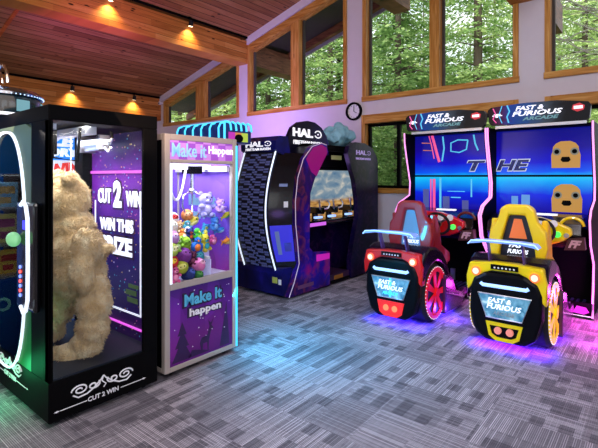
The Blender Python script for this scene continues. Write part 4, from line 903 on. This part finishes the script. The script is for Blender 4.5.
# icy rock ornament on the cabin roof
rk = MB(); rr_ = random.Random(8)
for i in range(16):
    y = 5.95+.75*rr_.random(); h = .30*(1-abs(y-6.3)/.5)+.05
    hz_ = max(.06, h*.5); rk.ball((-4.33+rr_.uniform(-.14, .14), y, 2.16+hz_+h*rr_.uniform(0, .25)), (rr_.uniform(.08, .14), rr_.uniform(.08, .16), hz_), 10, 7)
rko = rk.build('ice_rock', mat('pale_ice', srgb(140, 200, 225), .35, var=.35, vscale=9, bump=.5, bscale=20), None, smooth=True, org=(-4.3, 6.3, 2.12))
rm = rko.modifiers.new('remesh', 'REMESH'); rm.mode = 'VOXEL'; rm.voxel_size = .022
tx2 = bpy.data.textures.new('crags', 'VORONOI'); tx2.noise_scale = .12
dq = rko.modifiers.new('displace', 'DISPLACE'); dq.texture = tx2; dq.strength = .09; dq.mid_level = .4
tag(rko, 'pale blue icy rock ornament on top of the shooting cabin below the clock', 'ornament')

# ================================================================== MACHINE WITH CYAN HOOP LIGHTS (behind the claw machine)
cy = thing('hoop_light_machine', 'arcade machine crowned with glowing cyan hoops behind the claw machine', 'arcade machine', (-4.45, 3.73, 0))
hx0, hx1, hy0, hy1 = -4.98, -3.98, 3.46, 3.89
MB().box(hx0, hx1, hy0, 3.68, .03, 2.04).build('cabinet', M['black'], cy, bevel=.01)
MB().box(hx0, hx1, hy0, hy1, 2.04, 2.20).box(hx0+.03, hx1-.03, hy0+.03, hy1-.03, 2.20, 2.29).build('canopy', mat('deep_blue_plastic', (.005, .01, .08), .3, emit=(.0, .02, .2), es=.3), cy)
for k in range(6):
    x = hx0+.08+k*.165
    MB().tube([(x, hy0-.01, 2.10), (x, hy0-.012, 2.22), (x+.02, hy0+.0, 2.27), (x+.06, hy0+.04, 2.29), (hx1-.02, hy0+.05+.01*k, 2.295)], .012, 8).build('hoop_light', M['cyan'], cy, smooth=True)
for k in range(5):
    y = hy0+.06+k*.085
    MB().tube([(hx1-.12, y+.05, 2.29), (hx1-.02, y, 2.295), (hx1+.012, y+.02, 2.27), (hx1+.014, y+.03, 2.19)], .013, 8).build('hoop_light', M['cyan'], cy, smooth=True)
MB().tube([(hx1+.01, hy0-.01, 2.04), (hx1+.01, hy0-.01, 2.27), (hx1-.03, hy0+.03, 2.295)], .014, 8).build('hoop_light', M['cyan'], cy, smooth=True)
b = NB('cartoon_sign_screen'); oo = b.sep(); f = b.math('MULTIPLY', b.math('ADD', oo[1], .27), 1.9)
b.done((0, 0, 0), .3, emit=b.ramp(f, [(0, (.7, .05, .6)), (.3, (.8, .3, .1)), (.5, (.6, .8, .1)), (.75, (.1, .5, .7)), (.9, (.4, .1, .6))], 'CONSTANT'), es=.8)
MB().box(hx1, hx1+.01, hy0+.06, hy1-.06, 2.06, 2.17).build('sign_screen', b.m, cy)
MB().ball((hx1+.012, hy0+.22, 2.10), (.005, .07, .05), 12, 8).build('dark_disc_print', M['black'], cy)

# ================================================================== TWO RACING GAMES
def racer(xc, cname, c, deco, seatc, label, frm):
    r = thing('racing_game', label, 'arcade machine', (xc, 4.62, 0), 'racing games side by side')
    def B(mb, n, m, par=None, **k):
        o = mb.build(n, m, None, **k); o.parent = par or r; return o
    paint = mat(cname+'_paint', c, .28, coat=.6); seatm = mat(cname+'_seat_shell', seatc, .35, coat=.3)
    # ---- tower
    prof = [(1.34, .03), (1.36, .2), (1.46, .62), (1.16, .88), (1.09, 1.15), (1.20, 1.26), (1.54, 1.36), (1.56, 1.55), (1.46, 1.85), (1.38, 2.12), (1.37, 2.27)]
    side = prof+[(1.95, 2.28), (2.28, 2.0), (2.28, .03)]
    for s in (-1, 1):
        x0_, x1_ = (.55, .58) if s > 0 else (-.58, -.55)
        sp = B(MB().prism(side, x0_, x1_, 'x'), 'side_plate', M['black'])
        B(MB().tube([(s*.572, y-.012, z) for y, z in prof], .0105, 8), 'pink_light_tube', M['pinkneon'], sp, smooth=True)
    B(MB().box(-.55, .55, 1.75, 2.25, .05, 2.25).box(-.55, .55, 1.5, 1.75, 2.24, 2.27), 'tower_case', M['black'])
    up = B(MB().box(-.55, .55, 1.68, 1.75, 1.655, 2.25), 'upper_screen', SCR_U); lo = B(MB().box(-.55, .55, 1.68, 1.75, 1.0, 1.635), 'lower_screen', SCR_L)
    B(MB().box(-.55, .55, 1.665, 1.76, 1.632, 1.658), 'screen_divider', M['black'])
    B(MB().box(-.5, .5, 1.44, 1.5, 2.255, 2.29), 'cable_tray', M['steel'])
    # ---- header sign
    hs = [(-.58, 2.34), (-.56, 2.31), (.50, 2.29), (.53, 2.33), (.545, 2.5), (.52, 2.545), (.2, 2.60), (-.2, 2.605), (-.56, 2.58), (-.60, 2.54)]
    hsn = B(MB().prism(hs, 1.46, 1.54, 'y'), 'header_sign', HSIGN)
    for x in (-.35, .35): B(MB().box(x-.02, x+.02, 1.5, 1.54, 2.27, 2.33), 'sign_bracket', M['black'], hsn)
    g = MB(); text(g, 'FAST &', (-.10, 1.455, 2.53), .32, .065, *YM, bold=.028, shear=.25); text(g, 'FURIOUS', (-.02, 1.455, 2.452), .56, .07, *YM, bold=.028, shear=.25); B(g, 'sign_lettering', M['letter_white'], hsn)
    g = MB(); text(g, 'ARCADE', (.02, 1.455, 2.375), .40, .05, *YM, bold=.03, shear=.25); B(g, 'arcade_lettering', glow('teal_letters_lit', (.25, .6, .7), .5), hsn)
    g = MB().tube([(-.53, 1.45, 2.56), (-.50, 1.45, 2.48), (-.53, 1.45, 2.40), (-.49, 1.45, 2.34)], .008, 6); B(g, 'pink_streak', glow('pink_streak', (.95, .1, .4), 1), hsn)
    g = MB().tube([(-.36, 1.45, 2.59), (-.33, 1.45, 2.5), (-.36, 1.45, 2.42), (-.34, 1.45, 2.33)], .009, 6).tube([(-.42, 1.45, 2.59), (-.46, 1.45, 2.45), (-.42, 1.45, 2.33)], .006, 6); B(g, 'cyan_streak', glow('cyan_streak', (.1, .6, 1), 1), hsn)
    g = MB().box(-.54, -.42, 1.45, 1.458, 2.44, 2.455).box(-.52, -.44, 1.45, 1.458, 2.455, 2.475).box(-.50, -.47, 1.45, 1.458, 2.42, 2.44); B(g, 'wing_emblem', M['letter_white'], hsn)
    hx = [(.42+.07*math.cos(math.radians(20+60*k)), 2.475+.06*math.sin(math.radians(20+60*k))) for k in range(6)]
    bd = B(MB().prism(hx, 1.45, 1.456, 'y'), 'badge', mat('red_badge', srgb(200, 40, 50), .5, emit=(.6, .05, .06), es=.4), hsn)
    B(MB().box(.375, .465, 1.446, 1.45, 2.455, 2.495), 'badge_band', M['letter_white'], bd)
    # ---- dashboard, wheel, pedals
    ds_ = B(MB().prism([(1.12, .82), (1.06, .98), (1.12, 1.10), (1.35, 1.16), (1.66, 1.18), (1.66, .82)], -.5, .5, 'x'), 'dashboard', M['blackgloss'], bevel=.012)
    hood = [(-.44, 1.00), (-.42, 1.12), (-.2, 1.18), (.1, 1.17), (.28, 1.12), (.41, 1.06), (.42, .99), (.34, .92), (.22, .87), (-.2, .84), (-.42, .88)]
    B(MB().prism(hood, 1.00, 1.10, 'y'), 'dash_panel', paint, ds_, bevel=.02)
    for x in (.0, .12, .24): B(MB().cyl((x, .985, 1.105), (x, 1.0, 1.105), .042, 16), 'gauge', M['print_white'], ds_)
    B(MB().cyl((.28, .97, .99), (.28, 1.0, .99), .034, 16), 'start_button', glow('green_button', (.05, .9, .1), 1.1, (.1, .6, .1)), ds_)
    B(MB().cyl((.365, .98, .985), (.365, 1.0, .985), .026, 14), 'round_badge', M['steel'], ds_)
    B(MB().box(.0, .25, 1.14, 1.2, 1.185, 1.205), 'card_slot', M['letter_white'], ds_)
    g = MB().tube([(.40+.11*math.cos(a), 1.14, 1.08+.09*math.sin(a)) for a in [PI*k/12 for k in range(13)]], .018, 8); B(g, 'cup_ring', paint if cname == 'yellow' else mat('dark_red_plastic', (.12, .005, .005), .3), ds_, smooth=True)
    bb_ = B(MB().prism([(.34, .82), (.38, .95), (.53, .97), (.54, .84)], 1.0, 1.1, 'y'), 'badge_block', mat('dusky_panel', srgb(70, 30, 34), .4), ds_)
    g = MB(); text(g, 'FF', (.445, .995, .895), .13, .085, *YM, bold=.05, shear=.4); B(g, 'ff_lettering', mat('grey_pink_letters', srgb(200, 160, 165), .5), bb_)
    whl = Matrix.Translation((.12, .90, 1.03)) @ Matrix.Rotation(math.radians(-68), 4, 'X')
    sw_ = B(MB().tube([(.145*math.cos(a), .145*math.sin(a), 0) for a in [2*PI*k/28 for k in range(28)]], .017, 8, True, m=whl), 'steering_wheel', M['rubber'], smooth=True)
    g = MB().cyl((0, 0, -.01), (0, 0, .012), .045, 16, m=whl)
    for k in range(3):
        a = math.radians(90+120*k); g.box(0, .14, -.012, .012, -.006, .006, m=whl @ Matrix.Rotation(a, 4, 'Z'))
    B(g, 'wheel_spokes', M['steel'], sw_); B(MB().cyl((0, 0, -.12), (0, 0, -.01), .03, 12, m=whl), 'steering_column', M['black'], sw_)
    B(MB().box(-.53, .53, 1.2, 1.75, .12, .82), 'footwell_back', M['black']) if False else None
    pd = B(MB().box(-.12, -.04, 1.55, 1.58, .20, .34), 'pedal', mat('blue_lit_pedal', (.1, .1, .3), .3, emit=(.1, .15, .9), es=.7)); B(MB().box(.04, .10, 1.55, 1.58, .18, .34), 'pedal', M['steel'])  # blue light falling on the first pedal is put in as emission
    # ---- floor tray and skirts
    B(MB().box(-.30, .34, .80, 1.75, .03, .10).box(-.55, .55, 1.37, 1.75, .03, .13), 'floor_tray', M['black'])
    g = MB()
    for k in range(16): g.box(-.50+k*.063, -.475+k*.063, 1.38, 1.7, .13, .145)
    B(g, 'ribbed_mat', mat('blue_lit_ribs', srgb(60, 50, 120), .4))  # blue light on the ribs is put into their colour
    for s in (-1, 1):
        B(MB().prism([(.50, .05), (.52, .50), (.72, .46), (.86, .26), (1.02, .22), (1.18, .24), (1.24, .16), (1.0, .05)], s*.36-.03, s*.36+.03, 'x'), 'side_skirt', mat('purple_gloss', srgb(70, 30, 80), .25, coat=.5), bevel=.012)
        pl = B(MB().box(s*.46-.12, s*.46+.12, 1.33, 1.36, .03, .19), 'light_plate', M['black'])
        B(MB().tube([(s*.46-.11, 1.328, .18), (s*.46-.11, 1.328, .04), (s*.46+.11, 1.328, .04), (s*.46+.11, 1.328, .18)], .007, 6), 'plate_trim', M['steel'], pl)
        B(MB().prism([(s*.46-.08, .07), (s*.46-.04, .15), (s*.46+.05, .14), (s*.46+.08, .09), (s*.46+.03, .06)], 1.322, 1.329, 'y'), 'magenta_light', glow('magenta_light', (.95, .02, .85), 1.2), pl)
    # ---- car tail
    def wa(a0, a1, rad, n=14): return [(.32+rad*math.cos(math.radians(a0+(a1-a0)*k/n)), .33+rad*math.sin(math.radians(a0+(a1-a0)*k/n))) for k in range(n+1)]
    hullp = [(-.05, .50), (-.055, .62), (-.03, .74), (.04, .82), (.16, .86), (.34, .84), (.52, .76), (.66, .62), (.76, .45), (.80, .30)]+wa(0, 150, .345)
    hull = B(MB().prism(hullp, -.375, .375, 'x'), 'rear_fender_hull', M['hullgloss'], bevel=.03)
    cen = [(-.02, .16), (-.03, .30), (-.03, .48), (-.02, .66), (.02, .76), (.1, .82), (.75, .5), (.75, .12), (.1, .06)]
    B(MB().prism(cen, -.20, .20, 'x'), 'tail_core', M['hullgloss'], bevel=.04)
    shp = [(-.33, .56), (-.30, .66), (-.18, .725), (.18, .725), (.30, .66), (.34, .56), (.34, .34), (.28, .14), (.18, .07), (-.18, .07), (-.28, .14), (-.34, .34)]
    tail = B(MB().prism(shp, -.13, .02, 'y'), 'tail_shield', M['tailblack'], bevel=.035)
    def band(y0_, y1_): pass
    B(MB().prism([(-.365, .52), (-.375, .66), (-.34, .80), (-.10, .82), (.10, .82), (.34, .80), (.375, .66), (.365, .46), (.32, .50), (.30, .60), (.20, .705), (.13, .735), (-.13, .735), (-.20, .705), (-.30, .60), (-.335, .55)], -.115, .0, 'y'), 'corner_panel', paint, bevel=.02)
    B(MB().box(-.12, .12, -.128, -.05, .755, .80), 'vent', M['black'])
    g = MB()
    for k in range(6): g.ball((-.085+k*.034, -.128, .772), .009, 8, 5)
    B(g, 'vent_studs', M['print_white'])
    for s in (-1, 1):
        l_ = B(MB().cyl((s*.27, -.135, .72), (s*.27, -.115, .72), .043, 20), 'tail_lamp_bezel', mat('orange_lamp', (.8, .15, .05), .3, emit=(1, .15, .04), es=.9))
        B(MB().cyl((s*.27, -.14, .72), (s*.27, -.134, .72), .03, 20), 'tail_lamp', glow('warm_lamp', (1, .85, .65), 1.3), l_)
    B(MB().tube([(-.22, -.135, .615), (-.2, -.14, .60), (.2, -.14, .60), (.22, -.135, .615)], .017, 8), 'light_bar', M['blueneon'], tail, smooth=True)
    pln = [(-.24, .52), (.24, .52), (.16, .30), (-.16, .30)]
    lp = B(MB().prism(pln, -.142, -.125, 'y'), 'licence_plate', PLATE, tail)
    B(MB().tube([(x*1.02, -.143, z) for x, z in pln], .007, 6, True), 'plate_rim', M['steel'], lp)
    g = MB(); text(g, 'FAST &', (-.04, -.146, .468), .22, .045, *YM, bold=.015, shear=.25); text(g, 'FURIOUS', (-.0, -.146, .41), .32, .05, *YM, bold=.015, shear=.25); B(g, 'plate_lettering', M['letter_white'], lp)
    g = MB(); text(g, 'ARCADE', (.0, -.146, .35), .20, .035, *YM, bold=.01, shear=.2); B(g, 'plate_small_lettering', M['cyan'] if cname == 'red' else mat('grey_letters', srgb(150, 160, 170), .5), lp)
    if cname == 'red': B(MB().box(-.012, .012, -.147, -.142, .31, .515), 'plate_cyan_light', M['cyan'], lp)
    bt = [(-.17, .26), (.17, .26), (.14, .13), (.08, .09), (-.08, .09), (-.14, .13)]; bi = [(x*.8, .175+(z-.175)*.62) for x, z in bt]
    if cname == 'red': lo_ = B(MB().prism(bt, -.142, -.12, 'y'), 'lamp_panel', mat('red_lit_panel', (.6, .02, .02), .3, emit=(1, .02, .02), es=.6), tail)
    else: lo_ = B(MB().ring(bt, bi, -.142, -.12, 'y'), 'lamp_panel', paint, tail)
    for s in (-1, 1): B(MB().cyl((s*.055, -.15, .185), (s*.055, -.13, .185), .034, 18), 'brake_lamp', glow('red_brake_lamp', (1, .22, .08), 1.6) if cname == 'red' else mat('salmon_brake_lamp', (.7, .25, .2), .3, emit=(1, .25, .15), es=.4), lo_)
    # ---- spoiler
    wgx = [(-.40, .99), (-.36, 1.025), (-.2, 1.035), (.2, 1.035), (.36, 1.025), (.40, .99), (.37, .995), (.2, 1.015), (-.2, 1.015), (-.37, .995)]
    spl = B(MB().prism(wgx, -.17, -.02, 'y'), 'spoiler', mat('frosted_blue_acrylic', srgb(120, 150, 215), .2, emit=(.2, .35, 1), es=.5), bevel=.004)
    B(MB().tube([(x*1.0, -.172, z+.001) for x, z in wgx[:6]], .007, 6), 'spoiler_edge_light', M['blueneon'], spl, smooth=True)
    for s in (-1, 1):
        B(MB().prism([(-.08, 1.02), (-.03, 1.02), (.05, .84), (.08, .78), (.0, .78), (-.04, .88)], s*.20-.008, s*.20+.008, 'x'), 'spoiler_post', mat('violet_metal', srgb(120, 90, 170), .3, .6), spl)
    # ---- wheels
    for s in (-1, 1):
        xo = s*.355; ty = B(MB().tube([(xo*q, .32, .33) for q in (.12, .2, .88, .97)], .33, 36, rr=[.27, .328, .328, .29]), 'rear_tyre', M['rubber'], smooth=True)
        B(MB().ring([(.32+.285*math.cos(2*PI*k/40), .33+.285*math.sin(2*PI*k/40)) for k in range(40)], [(.32+.235*math.cos(2*PI*k/40), .33+.235*math.sin(2*PI*k/40)) for k in range(40)], xo-s*.012, xo-s*.0, 'x'), 'rim_ring', mat(cname+'_rim', c, .3, emit=c, es=.35), ty)
        g = MB()
        for k in range(7):
            a = 2*PI*k/7+.2; m_ = Matrix.Translation((xo-s*.008, .32, .33)) @ Matrix.Rotation(a, 4, 'X'); g.prism([(-.016, 0), (.016, 0), (.040, .245), (-.040, .245)], -.008, .008, 'x', m=m_)
        g.cyl((xo-s*.01, .32, .33), (xo+s*.02, .32, .33), .05, 16); B(g, 'rim_spokes', MATS[cname+'_rim'], ty)
        led = B(MB().ball((0, 0, 0), .0065, 6, 4), 'rim_light', glow('rim_led', (1, .85, .95), 1.1), ty)
        for k in range(44):
            a = 2*PI*k/44; q = led if k == 0 else led.copy()
            if k: C.objects.link(q); q.parent = ty
            q.location = (xo-s*.002, .32+.288*math.cos(a), .33+.288*math.sin(a))
    for c_ in r.children:
        n_ = c_.name.split('.')[0]
        if n_ in ('tail_shield', 'corner_panel', 'vent', 'vent_studs', 'tail_lamp_bezel'): c_.location.y += .045
        if n_ in ('tail_shield', 'corner_panel', 'rear_fender_hull', 'tail_lamp_bezel'): c_.scale.x = .95
        if n_ in ('spoiler',): c_.scale.x = .76
    hsn.scale.z = .86; hsn.location.z = .322
    # ---- seat
    bk = [(-.24, .72), (-.28, .92), (-.26, 1.08), (-.19, 1.18), (-.155, 1.31), (-.10, 1.35), (.10, 1.35), (.155, 1.31), (.19, 1.18), (.26, 1.08), (.28, .92), (.24, .72)]
    ct = [(-.13, .80), (-.13, .84), (-.125, .9), (-.11, 1.0), (-.08, 1.15), (-.06, 1.24), (.06, 1.24), (.08, 1.15), (.11, 1.0), (.125, .9), (.13, .84), (.13, .80)]
    if cname == 'yellow': ct = [(x*1.3, z) for x, z in ct]
    T2 = Matrix.Rotation(math.radians(-6), 4, 'X')
    sb = MB().ring(bk, ct, .32, .42, 'y'); st = B(sb, 'seat_back', seatm, bevel=.02)
    B(MB().prism(ct, .38, .41, 'y'), 'seat_window', mat('dark_backing', (.01, .01, .02), .3) if cname == 'yellow' else mat('blue_lit_backing', (.1, .2, .4), .3, emit=(.1, .3, .6), es=.4), st)
    if cname == 'yellow':
        B(MB().prism([(-.035, 1.20), (.035, 1.20), (.085, 1.0), (-.085, 1.0)], .372, .38, 'y'), 'orange_print', mat('orange_print', srgb(220, 100, 40), .4, emit=(.8, .2, .04), es=.3), st)
    g = MB(); text(g, 'FAST', (.0, .366, .93), .17, .05, *YM, bold=.03, shear=.3); text(g, 'FURIOUS', (.0, .366, .865), .20, .045, *YM, bold=.03, shear=.3); B(g, 'seat_lettering', M['letter_white'], st)
    for s in (-1, 1): B(MB().prism([(.40, .62), (.40, 1.20), (.50, 1.16), (.60, 1.0), (.64, .82), (.90, .70), (.92, .58), (.5, .55)], s*.24-.03, s*.24+.03, 'x'), 'seat_bolster', seatm, st, bevel=.02)
    B(MB().box(-.24, .24, .42, .92, .50, .62), 'seat_cushion', seatm, st, bevel=.03)
    for c_ in r.children:
        n_ = c_.name.split('.')[0]
        if n_ in ('side_skirt', 'rear_fender_hull', 'tail_core', 'tail_shield', 'corner_panel', 'vent', 'vent_studs', 'tail_lamp_bezel', 'spoiler', 'spoiler_post', 'rear_tyre', 'seat_back'):
            c_.location.y -= .14 if n_ != 'seat_back' else .08
            c_.location.x += .035
    return r
M['hullgloss'] = mat('dark_violet_gloss', (.008, .004, .014), .25, coat=.15)
M['tailblack'] = mat('tail_black', (.002, .002, .004), .3)
for q_ in ('tailblack', 'hullgloss'): M[q_].node_tree.nodes['Principled BSDF'].inputs['Specular IOR Level'].default_value = .15
M['rubber'].node_tree.nodes['Principled BSDF'].inputs['Specular IOR Level'].default_value = .25
def scr(name, stops, es):
    b = NB(name); o = b.sep(); n = b.noise(b.scale((2.0, 1, 3)), 1, 4, .5)
    f = b.math('ADD', o[2], b.math('MULTIPLY', b.math('SUBTRACT', n, .5), .14)); f = b.math('DIVIDE', b.math('SUBTRACT', f, stops[0]), stops[1]-stops[0], clamp=True)
    return b.done((.0, .0, .0), .15, emit=b.ramp(f, stops[2]), es=es)
SCR_U = scr('upper_screen_picture', (1.65, 2.25, [(0, srgb(10, 190, 255)), (.10, srgb(14, 90, 250)), (.3, srgb(20, 20, 210)), (.6, srgb(24, 10, 150)), (1, srgb(10, 14, 130))]), .95)
SCR_L = scr('lower_screen_picture', (1.0, 1.64, [(0, srgb(8, 6, 60)), (.35, srgb(20, 16, 170)), (.65, srgb(16, 40, 230)), (.9, srgb(20, 170, 255)), (1, srgb(30, 200, 255))]), .95)
b = NB('header_sign_print'); o = b.sep(); n = b.noise(b.scale((6, 6, 6)), 1, 5, 1)
f = b.math('ADD', o[0], b.math('MULTIPLY', b.math('SUBTRACT', n, .5), .3))
hc = b.ramp(b.math('ADD', b.math('MULTIPLY', f, .9), .5), [(0, srgb(14, 10, 18)), (.12, srgb(60, 10, 60)), (.22, srgb(10, 50, 120)), (.38, srgb(20, 60, 110)), (.55, srgb(50, 60, 70)), (.75, srgb(16, 18, 22))]); HSIGN = b.done(hc, .3, emit=hc, es=.6)
b = NB('plate_print'); n = b.noise(b.scale((9, 9, 9)), 1, 4, 1); pc = b.ramp(n, [(.35, srgb(50, 110, 140)), (.55, srgb(110, 160, 180)), (.7, srgb(190, 210, 215))]); PLATE = b.done(pc, .3, emit=pc, es=.45)
ra = racer(-2.335, 'red', srgb(215, 14, 18), None, srgb(150, 10, 20), 'racing game with a red car-tail seat and red dashboard', None)
ya = racer(-1.165, 'yellow', srgb(250, 214, 0), None, srgb(250, 206, 0), 'racing game with a yellow car-tail seat and yellow dashboard', None)
# pictures and a painted car reflection on the screens
def scrpart(par, name, mb, m):
    o = mb.build(name, m, None); o.parent = par
def kid(r, n): return [c for c in r.children if c.name.split('.')[0] == n][0]
yS = 1.674
u1, l1, u2, l2 = kid(ra, 'upper_screen'), kid(ra, 'lower_screen'), kid(ya, 'upper_screen'), kid(ya, 'lower_screen')
PK, CY_, OR = glow('pink_graphic', (.9, .08, .30), 1), glow('cyan_graphic', (.10, .60, .95), .9), glow('orange_graphic', (.7, .18, .12), .8)
def gt(mb, pts, r=.011): return mb.tube([(x, yS, z) for x, z in pts], r, 6)
scrpart(u1, 'pink_graphic', gt(gt(MB(), [(-.28, 2.24), (-.24, 2.1), (-.2, 1.95), (-.17, 1.85)], .02), [(-.33, 2.24), (-.29, 2.1), (-.25, 1.9)], .008), PK)
scrpart(u1, 'cyan_graphic', gt(gt(gt(MB(), [(-.12, 2.22), (-.10, 2.05), (-.13, 1.86)], .011), [(.24, 2.15), (.22, 2.02), (.12, 1.98), (.0, 2.0), (.0, 2.12), (.1, 2.16), (.24, 2.15)], .010), [(.32, 2.22), (.34, 2.1), (.38, 2.0)], .011), CY_)
scrpart(u1, 'orange_graphic', gt(MB(), [(-.44, 2.14), (-.3, 2.13), (-.28, 2.02), (-.42, 2.03)], .008), OR)
g = MB(); g.box(-.27, -.23, yS-.004, yS, 1.02, 1.60).box(-.31, -.29, yS-.004, yS, 1.02, 1.60); scrpart(l1, 'pink_graphic', g, PK)
g = MB(); g.box(-.17, -.14, yS-.004, yS, 1.02, 1.62).box(.28, .30, yS-.004, yS, 1.35, 1.6).box(.0, .14, yS-.004, yS, 1.33, 1.345).box(-.05, .2, yS-.004, yS, 1.42, 1.43); scrpart(l1, 'cyan_graphic', g, CY_)
for a_, b_2, h_ in ((-.42, -.33, 1.45), (-.12, -.02, 1.35), (.16, .25, 1.3)): scrpart(l1, 'tower_block_picture', MB().box(a_, b_2, yS-.004, yS, 1.1, h_), glow('dim_city', (.10, .12, .5), .6))
for a_, b_2, h_ in ((-.36, -.28, 1.38), (-.24, -.14, 1.40)): scrpart(l2, 'tower_block_picture', MB().box(a_, b_2, yS-.004, yS, 1.23, h_), glow('sky_city', (.12, .35, .85), .8))
W1 = glow('screen_white', (.65, .7, .95), .8); D1 = mat('screen_dark_blue', (.005, .005, .06), .4, emit=(.01, .01, .12), es=.6)
for par, s_, cx_, w_ in ((u1, 'T', .36, .24), (u2, 'HE', -.345, .40)):
    g = MB(); text(g, s_, (cx_, yS-.002, 1.785), w_+.03, .165, *YM, bold=.06, shear=.25, depth=.002); scrpart(par, 'screen_lettering', g, W1)
    g = MB(); text(g, s_, (cx_, yS-.006, 1.785), w_, .14, *YM, bold=.035, shear=.25, depth=.002); scrpart(par, 'screen_lettering_fill', g, D1)
YC = glow('amber_car_reflection', (.62, .30, .04), .8); GR_ = glow('grey_lamp_reflection', (.25, .25, .2), .7)  # yellow car mirrored in the glossy screens, put in as glowing shapes
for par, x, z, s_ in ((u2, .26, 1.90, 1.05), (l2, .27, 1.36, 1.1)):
    g = MB().prism([(x+s_*a_, z+s_*b2) for a_, b2 in [(-.145, -.15), (-.15, .0), (-.135, .05), (-.13, .10), (-.10, .14), (-.05, .165), (.05, .165), (.10, .14), (.13, .10), (.135, .05), (.15, .0), (.145, -.15)]], yS-.004, yS, 'y'); scrpart(par, 'car_reflection', g, YC)
    for e_ in (-.095, .095): scrpart(par, 'car_lamp_reflection', MB().cyl((x+e_, yS-.008, z+.045), (x+e_, yS-.003, z+.045), .046, 18), GR_)
    g = MB().prism([(x-.04, z-.02), (x+.04, z-.02), (x+.055, z-.06), (x+.03, z-.085), (x-.03, z-.085), (x-.055, z-.06)], yS-.008, yS-.003, 'y').cyl((x-.095, yS-.010, z+.045), (x-.095, yS-.007, z+.045), .028, 14).cyl((x+.095, yS-.010, z+.045), (x+.095, yS-.007, z+.045), .028, 14); scrpart(par, 'car_grille_reflection', g, M['black'])
# lights the games give off
for xc, col, e in ((-2.27, (.035, .01, 1), 32), (-1.10, (.09, .005, 1), 40)):
    light('underglow', 'AREA', (xc, 4.85, .055), e, col, .66, (xc, 4.85, -1), sy=.95)
light('underglow_side', 'POINT', (-1.84, 5.0, .10), 7, (.12, .04, 1), .03)
light('magenta_floor_light', 'POINT', (-.50, 5.75, .30), 22, (1, .05, .75), .06)
light('magenta_floor_light', 'POINT', (-1.62, 5.85, .20), 3, (.9, .05, .9), .05)
light('tower_side_light', 'POINT', (-.42, 5.1, .12), 8, (.8, .05, .9), .05)
light('violet_tail_light', 'POINT', (-1.75, 4.0, .9), 2.0, (.45, .25, 1), .12)
# ================================================================== TRACK LIGHTS, CLOCK, CAMERA
def track(x, z, y0_, y1_, label, heads, hl):
    t_ = MB().box(x, x+.035, y0_, y1_, z-.018, z+.018).build('track_rail', M['black'], None, org=(x, (y0_+y1_)/2, z)); tag(t_, label, 'track rail')
    for (y, lb) in heads:
        h = thing('track_spotlight', lb, 'spotlight', (x+.02, y, z), hl)
        MB().box(x+.035, x+.06, y-.03, y+.03, z-.03, z+.02).cyl((x+.065, y, z-.03), (x+.065, y, z-.07), .012, 8).build('mount', M['black'], h)
        c_ = MB().cyl((x+.095, y, z-.06), (x+.07, y, z-.17), .042, 18, .048).build('lamp_can', M['rubber'], h, smooth=True)
        MB().cyl((x+.0705, y, z-.168), (x+.0695, y, z-.174), .040, 18).build('lamp_lens', glow('warm_lens', (1, .82, .5), 6), c_)
        light('track_lamp_light', 'SPOT', (x+.09, y, z-.19), 42, (1, .66, .26), .03, (x-.05, y, z-.75), 120, blend=1)
track(-7.298, 4.80, -.5, 7.0, 'black track rail along the top of the big wooden beam', [(5.40, 'black spotlight on the big beam, nearest the slanted window'), (3.75, 'black spotlight on the big beam at the top edge of the picture')], 'spotlights on the big beam')
track(-10.778, 3.83, .5, 7.0, 'black track rail along the far low beam', [(4.62, 'black spotlight on the far low beam, left of its neighbour'), (6.2, 'black spotlight on the far low beam, the one nearer the window wall')], 'spotlights on the far beam')
k = thing('wall_clock', 'round black-rimmed wall clock beside the left window corner', 'clock', (-4.44, WY-.001, 2.86))
MB().ring([(-4.44+.17*math.cos(2*PI*i/40), 2.86+.17*math.sin(2*PI*i/40)) for i in range(40)], [(-4.44+.135*math.cos(2*PI*i/40), 2.86+.135*math.sin(2*PI*i/40)) for i in range(40)], WY-.05, WY-.003, 'y').build('rim', M['black'], k, smooth=True)
MB().cyl((-4.44, WY-.02, 2.86), (-4.44, WY-.004, 2.86), .138, 40).build('dial', M['white'], k)
MB().box(-4.445, -4.435, WY-.028, WY-.022, 2.86, 2.96).build('minute_hand', M['black'], k)
MB().box(-.004, .004, -.003, .003, 0, .07, m=Matrix.Translation((-4.44, WY-.028, 2.86)) @ Matrix.Rotation(2.1, 4, 'Y')).build('hour_hand', M['black'], k)
g = MB()
for i in range(12):
    a = PI*i/6; g.box(-.003, .003, -.002, .002, .105, .125, m=Matrix.Translation((-4.44, WY-.022, 2.86)) @ Matrix.Rotation(a, 4, 'Y'))
g.build('hour_marks', M['black'], k)
k = thing('security_camera', 'small white security camera where the far beam meets the window wall', 'security camera', (-10.68, 6.98, 3.68))
MB().box(-10.70, -10.66, 6.98, 7.04, 3.66, 3.70).build('bracket', M['white'], k)
MB().ball((-10.68, 6.95, 3.67), .05, 14, 9).build('housing', M['white'], k, smooth=True)
MB().cyl((-10.66, 6.90, 3.66), (-10.65, 6.895, 3.66), .02, 12).build('lens', M['black'], k)
